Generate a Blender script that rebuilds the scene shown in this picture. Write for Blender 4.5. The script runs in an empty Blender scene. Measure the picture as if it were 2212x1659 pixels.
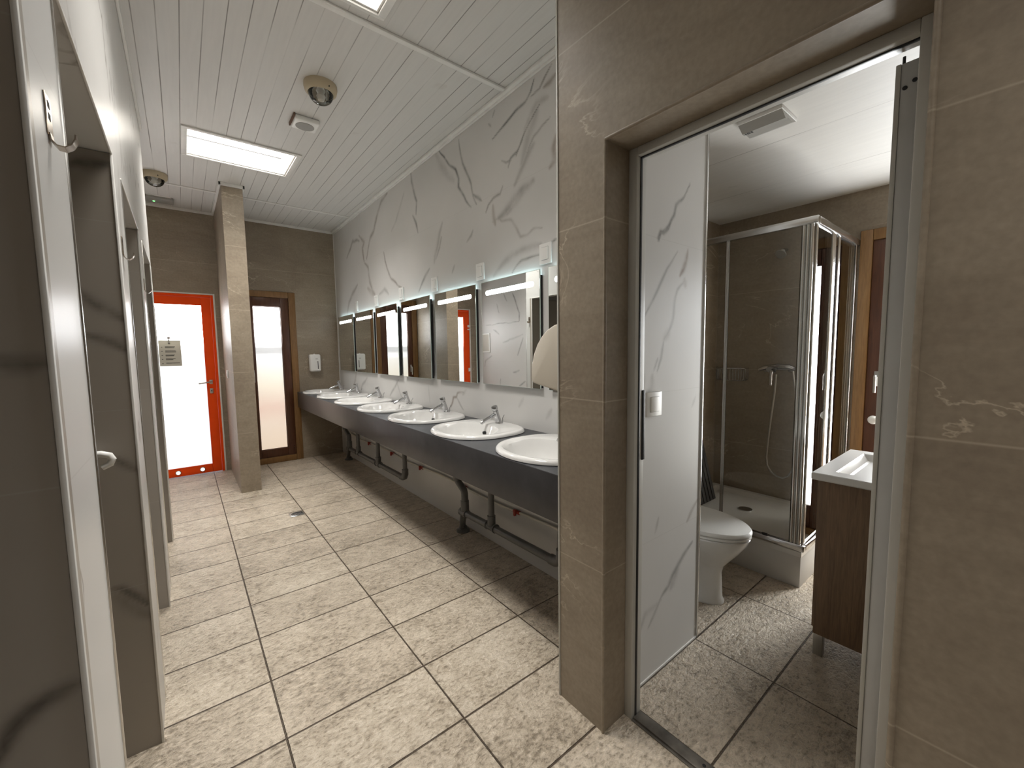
import bpy, bmesh, math, random
import numpy as np
from mathutils import Vector, Matrix
random.seed(7)
S = bpy.context.scene
COL = S.collection
# ------------------------------------------------------------------ camera, world, exposure
EYE = 1.40
cam_d = bpy.data.cameras.new('camera'); cam = bpy.data.objects.new('camera', cam_d); COL.objects.link(cam)
cam_d.sensor_fit = 'HORIZONTAL'; cam_d.sensor_width = 36.0
cam_d.lens = 889.45 * 36.0 / 2212.0; cam_d.clip_start = 0.02
YAW, PIT, ROL = 0.673435733, -0.0814866295, -0.0140407765
_f = Vector((math.sin(YAW)*math.cos(PIT), math.cos(YAW)*math.cos(PIT), math.sin(PIT)))
_r = Vector((math.cos(YAW), -math.sin(YAW), 0)); _u = _r.cross(_f)
_r2 = math.cos(ROL)*_r + math.sin(ROL)*_u; _u2 = -math.sin(ROL)*_r + math.cos(ROL)*_u
cam.matrix_world = Matrix(((_r2.x, _u2.x, -_f.x, 0), (_r2.y, _u2.y, -_f.y, 0), (_r2.z, _u2.z, -_f.z, EYE), (0, 0, 0, 1)))
S.camera = cam
w = bpy.data.worlds.new('world'); S.world = w; w.use_nodes = True
w.node_tree.nodes['Background'].inputs[0].default_value = (0.8, 0.88, 1.0, 1)
w.node_tree.nodes['Background'].inputs[1].default_value = 1.0
S.view_settings.view_transform = 'Standard'; S.view_settings.look = 'None'
S.view_settings.gamma = 1.0; S.view_settings.exposure = 0.22; S.view_settings.use_curve_mapping = False
S.cycles.use_denoising = True
S.cycles.max_bounces = 12; S.cycles.diffuse_bounces = 6; S.cycles.glossy_bounces = 6; S.cycles.transparent_max_bounces = 16
S.cycles.sample_clamp_indirect = 6.0
# strengths of what gives off light
L_SKY = 2.5       # sky seen on the skylight panes
L_DAY = 26.0      # daylight falling straight down the skylight shafts
L_DOOR = 9.0      # daylight in the frosted glass of the far doors
L_BATH = 23.0      # daylight in the bathroom's frosted door
L_LED = 10.0       # mirror light bars
L_LEDUP = 9.0     # light leaving the top of the mirror housings

SKYL = [(.13, .84, 3.865, 4.35), (.13, .84, 1.50, 2.05), (.13, .84, -.85, -.30)]     # skylight openings in the ceiling; the last is unseen, added for its light
SHAFT = .30
for k, (x0, x1, y0, y1) in enumerate(SKYL):
    ld = bpy.data.lights.new('daylight', 'AREA'); ld.shape = 'RECTANGLE'; ld.size = x1-x0-.02; ld.size_y = y1-y0-.02
    ld.energy = L_DAY*math.pi*ld.size*ld.size_y*(1.25, .70, .34)[k]; ld.spread = math.radians((122, 100, 84)[k]); ld.color = (1, .965, .91)
    lo = bpy.data.objects.new('daylight', ld); COL.objects.link(lo); lo.location = ((x0+x1)/2, (y0+y1)/2, 3.03+SHAFT-.014)

# ------------------------------------------------------------------ node helpers
class NT:
    def __init__(s, name):
        s.m = bpy.data.materials.new(name); s.m.use_nodes = True
        s.t = s.m.node_tree; s.n = s.t.nodes; s.l = s.t.links
        s.b = s.n['Principled BSDF']; s.out = s.n['Material Output']
        s._pos = None
    def add(s, typ, **kw):
        n = s.n.new(typ)
        for k, v in kw.items(): setattr(n, k, v)
        return n
    def put(s, sock, v):
        if isinstance(v, bpy.types.NodeSocket): s.l.new(v, sock)
        elif isinstance(v, (tuple, list)) and len(v) == 3 and sock.type == 'RGBA': sock.default_value = (*v, 1)
        else: sock.default_value = v
    def pos(s):
        if s._pos is None: s._pos = s.add('ShaderNodeNewGeometry').outputs['Position']
        return s._pos
    def xyz(s):
        n = s.add('ShaderNodeSeparateXYZ'); s.l.new(s.pos(), n.inputs[0]); return n.outputs
    def math(s, op, a, b=None, c=None, clamp=False):
        n = s.add('ShaderNodeMath', operation=op, use_clamp=clamp); s.put(n.inputs[0], a)
        if b is not None: s.put(n.inputs[1], b)
        if c is not None: s.put(n.inputs[2], c)
        return n.outputs[0]
    def mapped(s, scale=(1, 1, 1), rot=(0, 0, 0), loc=(0, 0, 0), vec=None):
        n = s.add('ShaderNodeMapping'); s.l.new(vec or s.pos(), n.inputs[0])
        n.inputs['Scale'].default_value = scale; n.inputs['Rotation'].default_value = rot; n.inputs['Location'].default_value = loc
        return n.outputs[0]
    def noise(s, vec=None, scale=5, detail=3, rough=.5, dist=0, col=False):
        n = s.add('ShaderNodeTexNoise'); s.l.new(vec or s.pos(), n.inputs['Vector'])
        n.inputs['Scale'].default_value = scale; n.inputs['Detail'].default_value = detail
        n.inputs['Roughness'].default_value = rough; n.inputs['Distortion'].default_value = dist
        return n.outputs['Color' if col else 'Fac']
    def ramp(s, fac, stops):
        n = s.add('ShaderNodeValToRGB'); s.put(n.inputs[0], fac); r = n.color_ramp
        while len(r.elements) < len(stops): r.elements.new(.5)
        for e, (p, c) in zip(r.elements, stops):
            e.position = p; e.color = (*c, 1) if isinstance(c, tuple) else (c, c, c, 1)
        return n.outputs[0]
    def mix(s, fac, a, b, mode='MIX'):
        n = s.add('ShaderNodeMix', data_type='RGBA', blend_type=mode); s.put(n.inputs[0], fac)
        s.put(n.inputs[6], a); s.put(n.inputs[7], b); return n.outputs[2]
    def line(s, co, period, phase, half):
        """1 inside a thin line repeated every `period` along coordinate `co`"""
        a = s.math('SUBTRACT', co, phase); a = s.math('DIVIDE', a, period)
        r = s.math('ROUND', a); d = s.math('ABSOLUTE', s.math('SUBTRACT', a, r)); d = s.math('MULTIPLY', d, period)
        return s.math('SUBTRACT', 1.0, s.math('SMOOTH_MIN', 1.0, s.math('DIVIDE', d, half), .2), clamp=True), r
    def bump(s, h, strength=.3, dist=.01, prev=None):
        n = s.add('ShaderNodeBump'); s.put(n.inputs['Height'], h); n.inputs['Strength'].default_value = strength
        n.inputs['Distance'].default_value = dist
        if prev is not None: s.l.new(prev, n.inputs['Normal'])
        return n.outputs[0]
    def set(s, **kw):
        names = dict(color='Base Color', rough='Roughness', metal='Metallic', normal='Normal', trans='Transmission Weight', ior='IOR',
                     spec='Specular IOR Level', emit='Emission Color', estr='Emission Strength', coat='Coat Weight', alpha='Alpha')
        for k, v in kw.items(): s.put(s.b.inputs[names[k]], v)
        return s.m

def plain(name, color, rough=.4, metal=0.0, var=0.06, scale=8, **kw):
    t = NT(name)
    n = t.noise(scale=scale, detail=3)
    lo = tuple(c*(1-var) for c in color); hi = tuple(min(1, c*(1+var)) for c in color)
    return t.set(color=t.ramp(n, [(.3, lo), (.7, hi)]), rough=rough, metal=metal, **kw)

M = {}
JZ, JP = .606, .6135      # heights of the wall tile joints
def stone(name, lo, mid, hi, rough=.45):
    t = NT(name); x, y, z = t.xyz()
    big = t.noise(scale=1.7, detail=4, rough=.6, dist=.6)
    st = t.noise(t.mapped((1.2, 1.2, 5), (.5, .35, 0)), scale=3.2, detail=6, rough=.62, dist=.8)
    col = t.ramp(t.math('ADD', t.math('MULTIPLY', big, .65), t.math('MULTIPLY', st, .35)), [(.36, lo), (.5, mid), (.66, hi)])
    fine = t.noise(scale=60, detail=3); col = t.mix(.12, col, t.ramp(fine, [(.3, 0.1), (.7, .9)]), 'OVERLAY')
    v = t.noise(t.mapped((.8, .8, 1.5), (.6, .5, .2)), scale=1.6, detail=7, rough=.55, dist=.9)
    vl = t.math('SUBTRACT', 1.0, t.math('DIVIDE', t.math('ABSOLUTE', t.math('SUBTRACT', v, .5)), .006), clamp=True)
    gate = t.ramp(t.noise(scale=2.1, detail=2), [(.5, 0.0), (.62, 1.0)])
    col = t.mix(t.math('MULTIPLY', t.math('MULTIPLY', vl, gate), .75), col, tuple(min(1, c*1.7) for c in hi))
    j, _ = t.line(z, JP, JZ, .0036)
    col = t.mix(t.math('MULTIPLY', j, .7), col, tuple(min(1, c*1.45) for c in hi))
    b = t.bump(st, .12, .004); b = t.bump(fine, .06, .002, b)
    return t.set(color=col, rough=rough, normal=b)
M['beige'] = stone('beige_stone_tile', (.235, .188, .138), (.285, .234, .174), (.335, .28, .212))

def marble(name, veins=True, attr=False, rough=.30, lo=(.60, .592, .575), hi=(.67, .662, .645)):
    t = NT(name); x, y, z = t.xyz()
    base = t.ramp(t.noise(scale=1.3, detail=3), [(.3, lo), (.7, hi)])
    if attr:
        a = t.add('ShaderNodeAttribute', attribute_name='vein').outputs['Fac']
        hcol = t.add('ShaderNodeAttribute', attribute_name='rust').outputs['Fac']
        wob = t.noise(scale=9, detail=5, rough=.6)
        a = t.math('MULTIPLY', a, t.ramp(wob, [(.30, .35), (.58, 1.0)]))
        vc = t.mix(hcol, tuple(c*.155 for c in hi), (.17*hi[0]/.67, .10*hi[0]/.67, .055*hi[0]/.67))
        base = t.mix(t.math('MINIMUM', a, .95), base, vc)
    if veins:
        rot = (.5, .35, .6)
        v = t.noise(t.mapped((.9, .9, .55), rot), scale=1.35, detail=5, rough=.52, dist=.7)
        vl = t.math('SUBTRACT', 1.0, t.math('DIVIDE', t.math('ABSOLUTE', t.math('SUBTRACT', v, .52)), .009), clamp=True)
        gate = t.ramp(t.noise(t.mapped(loc=(3, 1, 2)), scale=1.5, detail=2), [(.44, 0.0), (.56, 1.0)])
        base = t.mix(t.math('MULTIPLY', t.math('MULTIPLY', vl, gate), .75), base, (.16, .14, .115))
    j, _ = t.line(z, JP, JZ, .0022)
    base = t.mix(t.math('MULTIPLY', j, .35), base, (.45, .44, .42))
    return t.set(color=base, rough=rough, spec=.3)
M['marble'] = marble('white_marble_tile')
M['marble_v'] = marble('white_marble_tile_veined', veins=False, attr=True, rough=.45)
M['marble_plain'] = marble('pale_marble_plinth_tile', veins=False)
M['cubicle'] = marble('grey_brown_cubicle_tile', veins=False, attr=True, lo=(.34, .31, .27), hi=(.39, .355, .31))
M['marble_wall'] = marble('white_marble_wall_tile', veins=False, attr=True, rough=.42)

def floor_mat():
    t = NT('rough_stone_floor_tile'); x, y, z = t.xyz()
    gx, ix = t.line(x, .5455, .2125, .0036); gy, iy = t.line(y, .3407, 1.2706, .0042)
    g = t.math('MULTIPLY', t.math('MAXIMUM', gx, gy), 1.7, clamp=True)
    cell = t.add('ShaderNodeTexWhiteNoise', noise_dimensions='2D'); cv = t.add('ShaderNodeCombineXYZ')
    fx = t.math('FLOOR', t.math('DIVIDE', t.math('SUBTRACT', x, .2125), .5455)); fy = t.math('FLOOR', t.math('DIVIDE', t.math('SUBTRACT', y, 1.2706), .3407))
    t.l.new(fx, cv.inputs[0]); t.l.new(fy, cv.inputs[1]); t.l.new(cv.outputs[0], cell.inputs['Vector'])
    off = t.add('ShaderNodeVectorMath', operation='MULTIPLY_ADD'); t.l.new(cv.outputs[0], off.inputs[0]); off.inputs[1].default_value = (3.7, 5.1, 0); t.l.new(t.pos(), off.inputs[2])
    P = off.outputs[0]
    big = t.noise(P, scale=3.0, detail=4, rough=.6); med = t.noise(t.mapped((1, 1.6, 1), vec=P), scale=46, detail=4, rough=.62, dist=.25); pit = t.noise(t.mapped((1, 1.4, 1), vec=P), scale=17, detail=4, rough=.6); fine = t.noise(P, scale=90, detail=3)
    col = t.ramp(t.math('ADD', t.math('MULTIPLY', t.math('ADD', big, pit), .26), t.math('MULTIPLY', med, .48)), [(.40, (.265, .218, .16)), (.48, (.49, .415, .32)), (.57, (.68, .59, .475))])  # stone speckle, with shade in the relief's pits painted into the colour
    col = t.mix(.10, col, t.ramp(cell.outputs['Value'], [(0, .25), (1, .75)]), 'OVERLAY')
    st = t.ramp(t.noise(scale=5, detail=6, rough=.7), [(.60, 0.0), (.75, 1.0)])
    col = t.mix(t.math('MULTIPLY', st, .25), col, (.22, .165, .12))
    col = t.mix(t.math('MULTIPLY', g, .92), col, (.075, .05, .032))
    h = t.math('ADD', t.math('MULTIPLY', med, .6), t.math('MULTIPLY', pit, .6))
    h = t.math('SUBTRACT', h, t.math('MULTIPLY', g, .5))
    b = t.bump(h, 1.0, .022)
    return t.set(color=col, rough=t.ramp(med, [(.3, .36), (.7, .22)]), normal=b)
M['floor'] = floor_mat()

def planks(name, period, phase, base, gap, axis='x', groove=.9, half=.0032):
    t = NT(name); x, y, z = t.xyz()
    co = {'x': x, 'y': y, 'z': z}[axis]; other = y if axis == 'x' else x
    g, idx = t.line(co, period, phase, half)
    cv = t.add('ShaderNodeCombineXYZ'); t.l.new(t.math('MULTIPLY', idx, 1.7), cv.inputs[0]); t.l.new(t.math('MULTIPLY', other, .9), cv.inputs[1])
    gate = t.ramp(t.noise(cv.outputs[0], scale=1.0, detail=2), [(.40, 0.15), (.56, 1.0)])
    g = t.math('MULTIPLY', g, gate)
    grain = t.noise(t.mapped((18, 1.4, 1) if axis == 'x' else (1.4, 18, 1)), scale=3, detail=4)
    col = t.ramp(grain, [(.3, tuple(c*.95 for c in base)), (.7, base)])
    sp = t.ramp(t.noise(scale=7, detail=2), [(.74, 0.0), (.78, 1.0)]); col = t.mix(t.math('MULTIPLY', sp, .12), col, (.3, .26, .2))
    col = t.mix(t.math('MULTIPLY', g, groove), col, gap)
    return t.set(color=col, rough=.5, normal=t.bump(t.math('SUBTRACT', t.math('MULTIPLY', grain, .15), g), .4, .004))
M['ceiling'] = planks('white_painted_boards', .0902, -.0905, (.66, .645, .62), (.10, .085, .07))
M['pvc'] = planks('white_ceiling_panels', .6, 2.385, (.74, .72, .68), (.22, .2, .17), half=.004)
M['trimwhite'] = plain('white_painted_trim', (.78, .77, .74), .45)
M['counter'] = plain('dark_grey_counter', (.050, .052, .058), .42, scale=14, var=.2)
def apron_mat():
    t = NT('dark_grey_counter_front'); x, y, z = t.xyz()
    n = t.noise(scale=9, detail=5, rough=.65)
    col = t.ramp(n, [(.3, (.036, .035, .037)), (.7, (.056, .054, .057))])
    return t.set(color=col, rough=.3, normal=t.bump(n, .04, .002))
M['apron'] = apron_mat()
M['ceramic'] = plain('white_glazed_ceramic', (.74, .735, .72), .07, var=.015, coat=.3)
M['basin_matt'] = plain('white_basin_enamel', (.74, .735, .72), .28, var=.015)
M['chrome'] = plain('polished_chrome', (.56, .56, .57), .09, 1.0, var=.02)
M['steel'] = plain('brushed_steel', (.55, .54, .52), .28, 1.0, var=.05)
M['alu'] = plain('satin_aluminium', (.78, .78, .77), .22, 1.0, var=.03)
M['mirror'] = plain('mirror_silver', (.80, .82, .81), .012, 1.0, var=.0)
M['glassedge'] = plain('pale_green_glass_edge', (.55, .66, .62), .2)
M['black'] = plain('black_housing', (.012, .012, .013), .4)
M['darkhole'] = plain('dark_cavity', (.006, .006, .006), .6)
M['plastic'] = plain('white_plastic', (.82, .815, .79), .35, var=.02)
M['cream'] = plain('cream_plastic', (.62, .57, .48), .35, var=.03)
M['tan'] = plain('aged_cream_plastic', (.50, .42, .29), .45, var=.08)
M['greyplastic'] = plain('grey_plastic', (.30, .29, .27), .45, var=.05)
M['pipe'] = plain('grey_drain_pipe', (.11, .108, .102), .35, var=.2, scale=12)
M['supply'] = plain('white_supply_pipe', (.62, .59, .52), .4)
M['redvalve'] = plain('red_valve', (.32, .03, .015), .4)
M['red'] = plain('red_painted_metal', (.93, .085, .008), .5, var=.03, spec=.12)
M['oak'] = None
def wood(name, lo, hi, axis='z', rough=.42):
    t = NT(name)
    sc = {'z': (9, 9, .7), 'y': (9, .7, 9)}[axis]
    g = t.noise(t.mapped(sc), scale=5, detail=6, rough=.6, dist=1.2)
    f = t.noise(t.mapped(tuple(c*3 for c in sc)), scale=8, detail=3)
    return t.set(color=t.ramp(t.math('ADD', t.math('MULTIPLY', g, .7), t.math('MULTIPLY', f, .3)), [(.34, lo), (.64, hi)]), rough=rough, normal=t.bump(f, .06, .002))
M['oak'] = wood('oak_frame', (.17, .085, .025), (.27, .145, .052))
M['mahogany'] = wood('dark_mahogany', (.060, .020, .008), (.115, .042, .018), rough=.35)
M['walnut'] = wood('brown_wood_laminate', (.15, .093, .054), (.27, .17, .10))
M['mat'] = wood('dark_slatted_board', (.010, .008, .007), (.022, .018, .015), rough=.6)
M['doorgrey'] = plain('pale_grey_door_laminate', (.52, .52, .51), .35, var=.02)
M['framegrey'] = plain('light_grey_door_frame', (.54, .53, .49), .4, var=.02)
M['paper'] = plain('printed_paper', (.62, .60, .53), .7, var=.03)
_t = M['paper'].node_tree; _tr = _t.nodes.new('ShaderNodeBsdfTranslucent'); _tr.inputs[0].default_value = (.62, .60, .53, 1); _mx = _t.nodes.new('ShaderNodeMixShader'); _mx.inputs[0].default_value = .22
_t.links.new(_t.nodes['Principled BSDF'].outputs[0], _mx.inputs[1]); _t.links.new(_tr.outputs[0], _mx.inputs[2]); _t.links.new(_mx.outputs[0], _t.nodes['Material Output'].inputs[0])
M['ink'] = plain('dark_ink', (.03, .03, .03), .7)
M['hookmetal'] = plain('worn_hook_steel', (.42, .35, .28), .25, 1.0, var=.1)
M['rust'] = plain('rusty_bracket', (.13, .07, .04), .7, var=.3, scale=40)

def emitter(name, color, strength, rough=.3, base=(.8, .8, .8), stops=None):
    t = NT(name)
    if stops:
        x, y, z = t.xyz(); lo, hi = stops[0][0], stops[-1][0]
        f = t.math('DIVIDE', t.math('SUBTRACT', z, lo), hi-lo)
        n = t.noise(scale=2.2, detail=3, dist=.3)
        f = t.math('ADD', f, t.math('MULTIPLY', t.math('SUBTRACT', n, .5), .04))
        mx = max(max(c) for _, c in stops)
        col = t.ramp(f, [((p-lo)/(hi-lo), tuple(v/mx for v in c)) for p, c in stops])
        return t.set(color=base, rough=rough, emit=col, estr=mx*strength)
    return t.set(color=base, rough=rough, emit=color, estr=strength)
M['led'] = emitter('white_light_bar', (.93, .98, 1), L_LED)
M['ledup'] = emitter('cool_light_strip', (.70, .95, 1), L_LEDUP)
M['sky'] = emitter('bright_skylight_glazing', (1, .98, .95), L_SKY)
M['frost_red'] = emitter('frosted_glass_red_door', None, L_DOOR, stops=[(.1, (.073, .074, .076)), (.9, (.079, .080, .082)), (1.45, (.088, .090, .092)), (1.52, (.5, .5, .5)), (1.62, (.9, .92, .95)), (2.0, (1, 1, 1))])
M['frost_wood'] = emitter('frosted_glass_wood_door', None, L_DOOR, stops=[(0.17, (0.0612, 0.0475, 0.0346)), (0.5, (0.0634, 0.0504, 0.0396)), (0.72, (0.0612, 0.0418, 0.0331)), (1, (0.0706, 0.0634, 0.0504)), (1.3, (0.0828, 0.0806, 0.0756)), (1.345, (0.1008, 0.1008, 0.1008)), (1.39, (0.0864, 0.0864, 0.0864)), (1.41, (0.0504, 0.0518, 0.0533)), (1.475, (0.0518, 0.0533, 0.0547)), (1.5, (0.2, 0.2, 0.2)), (1.6, (0.9, 0.92, 0.95)), (2, (1, 1, 1))])
M['frost_bath'] = emitter('frosted_glass_bathroom_door', None, L_BATH, stops=[(.2, (.55, .55, .52)), (1.0, (.7, .7, .68)), (1.97, (.9, .95, 1))])
M['greenled'] = emitter('green_indicator', (.15, 1, .2), 3.0)
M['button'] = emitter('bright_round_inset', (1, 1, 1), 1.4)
def glass(name, tint=(.92, .95, .94), rough=.0):
    t = NT(name); t.n.remove(t.b)
    tr = t.add('ShaderNodeBsdfTransparent'); tr.inputs[0].default_value = (*tint, 1)
    gl = t.add('ShaderNodeBsdfGlossy'); gl.inputs['Roughness'].default_value = rough; gl.inputs['Color'].default_value = (.95, .97, .97, 1)
    fr = t.add('ShaderNodeFresnel'); fr.inputs['IOR'].default_value = 1.5
    mx = t.add('ShaderNodeMixShader'); t.l.new(fr.outputs[0], mx.inputs[0]); t.l.new(tr.outputs[0], mx.inputs[1]); t.l.new(gl.outputs[0], mx.inputs[2])
    t.l.new(mx.outputs[0], t.out.inputs['Surface']); return t.m
M['glass'] = glass('clear_shower_glass', (.96, .955, .94))
M['dome'] = glass('grey_glass_dome', (.74, .73, .70), .04)

# ------------------------------------------------------------------ mesh helpers
class MB:
    """collects shapes, then links them as ONE mesh object"""
    def __init__(s): s.v, s.f = [], []
    def raw(s, vs, fs):
        o = len(s.v); s.v += [tuple(map(float, p)) for p in vs]; s.f += [tuple(i+o for i in f) for f in fs]; return s
    def box(s, a, b, bev=0, rot=None, seg=2):
        x0, x1 = sorted((a[0], b[0])); y0, y1 = sorted((a[1], b[1])); z0, z1 = sorted((a[2], b[2]))
        bm = bmesh.new(); bmesh.ops.create_cube(bm, size=1)
        for v in bm.verts: v.co = Vector(((x0+x1)/2+v.co.x*(x1-x0), (y0+y1)/2+v.co.y*(y1-y0), (z0+z1)/2+v.co.z*(z1-z0)))
        if bev: bmesh.ops.bevel(bm, geom=bm.edges[:], offset=bev, segments=seg, profile=.5, affect='EDGES')
        return s.bm(bm, rot)
    def bm(s, bm, rot=None):
        bm.verts.index_update(); vs = [v.co.copy() for v in bm.verts]
        if rot is not None: vs = [rot @ v for v in vs]
        s.raw(vs, [[v.index for v in f.verts] for f in bm.faces]); bm.free(); return s
    def tube(s, pts, r, n=14, cap=True):
        pts = [Vector(p) for p in pts]; rs = r if isinstance(r, (list, tuple)) else [r]*len(pts)
        vs, fs = [], []; ref = None
        for i, p in enumerate(pts):
            t = ((pts[i+1]-p) if i < len(pts)-1 else Vector()) ; t0 = ((p-pts[i-1]) if i else Vector())
            d = (t.normalized() if t.length else Vector()) + (t0.normalized() if t0.length else Vector()); d.normalize()
            if ref is None: ref = Vector((0, 0, 1)) if abs(d.z) < .9 else Vector((1, 0, 0))
            a = ref - d*ref.dot(d)
            if a.length < 1e-5: a = Vector((0, 1, 0)) - d*d.y
            a.normalize(); b = d.cross(a); ref = a
            for k in range(n):
                q = 2*math.pi*k/n; vs.append(p + (a*math.cos(q)+b*math.sin(q))*rs[i])
        for i in range(len(pts)-1):
            for k in range(n): fs.append((i*n+k, i*n+(k+1) % n, (i+1)*n+(k+1) % n, (i+1)*n+k))
        if cap: fs.append(tuple(range(n))[::-1]); fs.append(tuple((len(pts)-1)*n+k for k in range(n)))
        return s.raw(vs, fs)
    def lathe(s, prof, c, axis='z', n=40):
        """prof: (radius, height) list turned about an axis through c"""
        vs, fs = [], []
        for r, h in prof:
            for k in range(n):
                q = 2*math.pi*k/n; u, v = max(r, 1e-4)*math.cos(q), max(r, 1e-4)*math.sin(q)
                vs.append({'z': (c[0]+u, c[1]+v, c[2]+h), 'x': (c[0]+h, c[1]+u, c[2]+v), 'y': (c[0]+v, c[1]+h, c[2]+u)}[axis])
        for i in range(len(prof)-1):
            for k in range(n): fs.append((i*n+k, i*n+(k+1) % n, (i+1)*n+(k+1) % n, (i+1)*n+k))
        fs.append(tuple(range(n))[::-1]); fs.append(tuple((len(prof)-1)*n+k for k in range(n)))
        return s.raw(vs, fs)
    def prism(s, poly, ax, a, b):
        """polygon in the two other axes extruded along axis ax from a to b"""
        n = len(poly); ks = [0, 1, 2]; ks.remove(ax); vs = []
        for t in (a, b):
            for p in poly:
                q = [0, 0, 0]; q[ax] = t; q[ks[0]] = p[0]; q[ks[1]] = p[1]; vs.append(q)
        return s.raw(vs, [tuple(range(n))[::-1], tuple(range(n, 2*n))] + [(i, (i+1) % n, n+(i+1) % n, n+i) for i in range(n)])
    def rings(s, rings, cap0=False, cap1=True):
        n = len(rings[0]); vs = [p for r in rings for p in r]; fs = []
        for i in range(len(rings)-1):
            for k in range(n): fs.append((i*n+k, i*n+(k+1) % n, (i+1)*n+(k+1) % n, (i+1)*n+k))
        if cap0: fs.append(tuple(range(n))[::-1])
        if cap1: fs.append(tuple((len(rings)-1)*n+k for k in range(n)))
        return s.raw(vs, fs)
    def build(s, name, mat, parent=None, smooth=True, label=None):
        me = bpy.data.meshes.new(name); me.from_pydata(s.v, [], s.f); me.validate(); me.update()
        bm = bmesh.new(); bm.from_mesh(me); bmesh.ops.recalc_face_normals(bm, faces=bm.faces[:]); bm.to_mesh(me); bm.free()
        if smooth:
            me.polygons.foreach_set('use_smooth', [True]*len(me.polygons)); me.set_sharp_from_angle(angle=math.radians(38))
        me.materials.append(M[mat] if isinstance(mat, str) else mat)
        o = bpy.data.objects.new(name, me); COL.objects.link(o)
        if parent is not None:
            o.parent = parent; o.matrix_parent_inverse = Matrix.Translation(parent.location).inverted()
        if label: o['label'] = label
        return o
def tag(o, label, cat, group=None, kind=None):
    o['label'] = label; o['category'] = cat
    if group: o['group'] = group
    if kind: o['kind'] = kind
    return o
def thing(name, loc, label, cat, group=None, kind=None):
    o = bpy.data.objects.new(name, None); COL.objects.link(o); o.location = loc; o.empty_display_size = .05
    return tag(o, label, cat, group, kind)
def copy_thing(o, delta, label):
    c = o.copy(); COL.objects.link(c); c.location = Vector(o.location)+Vector(delta); c['label'] = label
    for ch in list(o.children):
        d = ch.copy(); COL.objects.link(d); d.parent = c; d.matrix_parent_inverse = ch.matrix_parent_inverse
        for g in list(ch.children):
            e = g.copy(); COL.objects.link(e); e.parent = d; e.matrix_parent_inverse = g.matrix_parent_inverse
    return c
def wall(name, ax, a, b, u, v, holes, mat, label, cat='wall', parent=None):
    """slab between ax=a and ax=b over ranges u, v of the other two axes, with rectangular holes"""
    us = sorted({u[0], u[1], *[h[i] for h in holes for i in (0, 1)]}); vs = sorted({v[0], v[1], *[h[i] for h in holes for i in (2, 3)]})
    us = [t for t in us if u[0] <= t <= u[1]]; vs = [t for t in vs if v[0] <= t <= v[1]]
    nu, nv = len(us)-1, len(vs)-1
    solid = [[not any(h[0] <= (us[i]+us[i+1])/2 <= h[1] and h[2] <= (vs[j]+vs[j+1])/2 <= h[3] for h in holes) for j in range(nv)] for i in range(nu)]
    ks = [0, 1, 2]; ks.remove(ax); mb = MB(); idx = {}; V = []; F = []
    def P(t, p, q):
        key = (t, p, q)
        if key not in idx:
            c = [0, 0, 0]; c[ax] = t; c[ks[0]] = p; c[ks[1]] = q; idx[key] = len(V); V.append(c)
        return idx[key]
    ok = lambda i, j: 0 <= i < nu and 0 <= j < nv and solid[i][j]
    for i in range(nu):
        for j in range(nv):
            if not solid[i][j]: continue
            p0, p1, q0, q1 = us[i], us[i+1], vs[j], vs[j+1]
            for t in (a, b): F.append((P(t, p0, q0), P(t, p1, q0), P(t, p1, q1), P(t, p0, q1)))
            if not ok(i-1, j): F.append((P(a, p0, q0), P(a, p0, q1), P(b, p0, q1), P(b, p0, q0)))
            if not ok(i+1, j): F.append((P(a, p1, q0), P(a, p1, q1), P(b, p1, q1), P(b, p1, q0)))
            if not ok(i, j-1): F.append((P(a, p0, q0), P(a, p1, q0), P(b, p1, q0), P(b, p0, q0)))
            if not ok(i, j+1): F.append((P(a, p0, q1), P(a, p1, q1), P(b, p1, q1), P(b, p0, q1)))
    mb.raw(V, F); o = mb.build(name, mat, parent, smooth=False)
    if parent is None: tag(o, label, cat, kind='structure')
    return o
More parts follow.
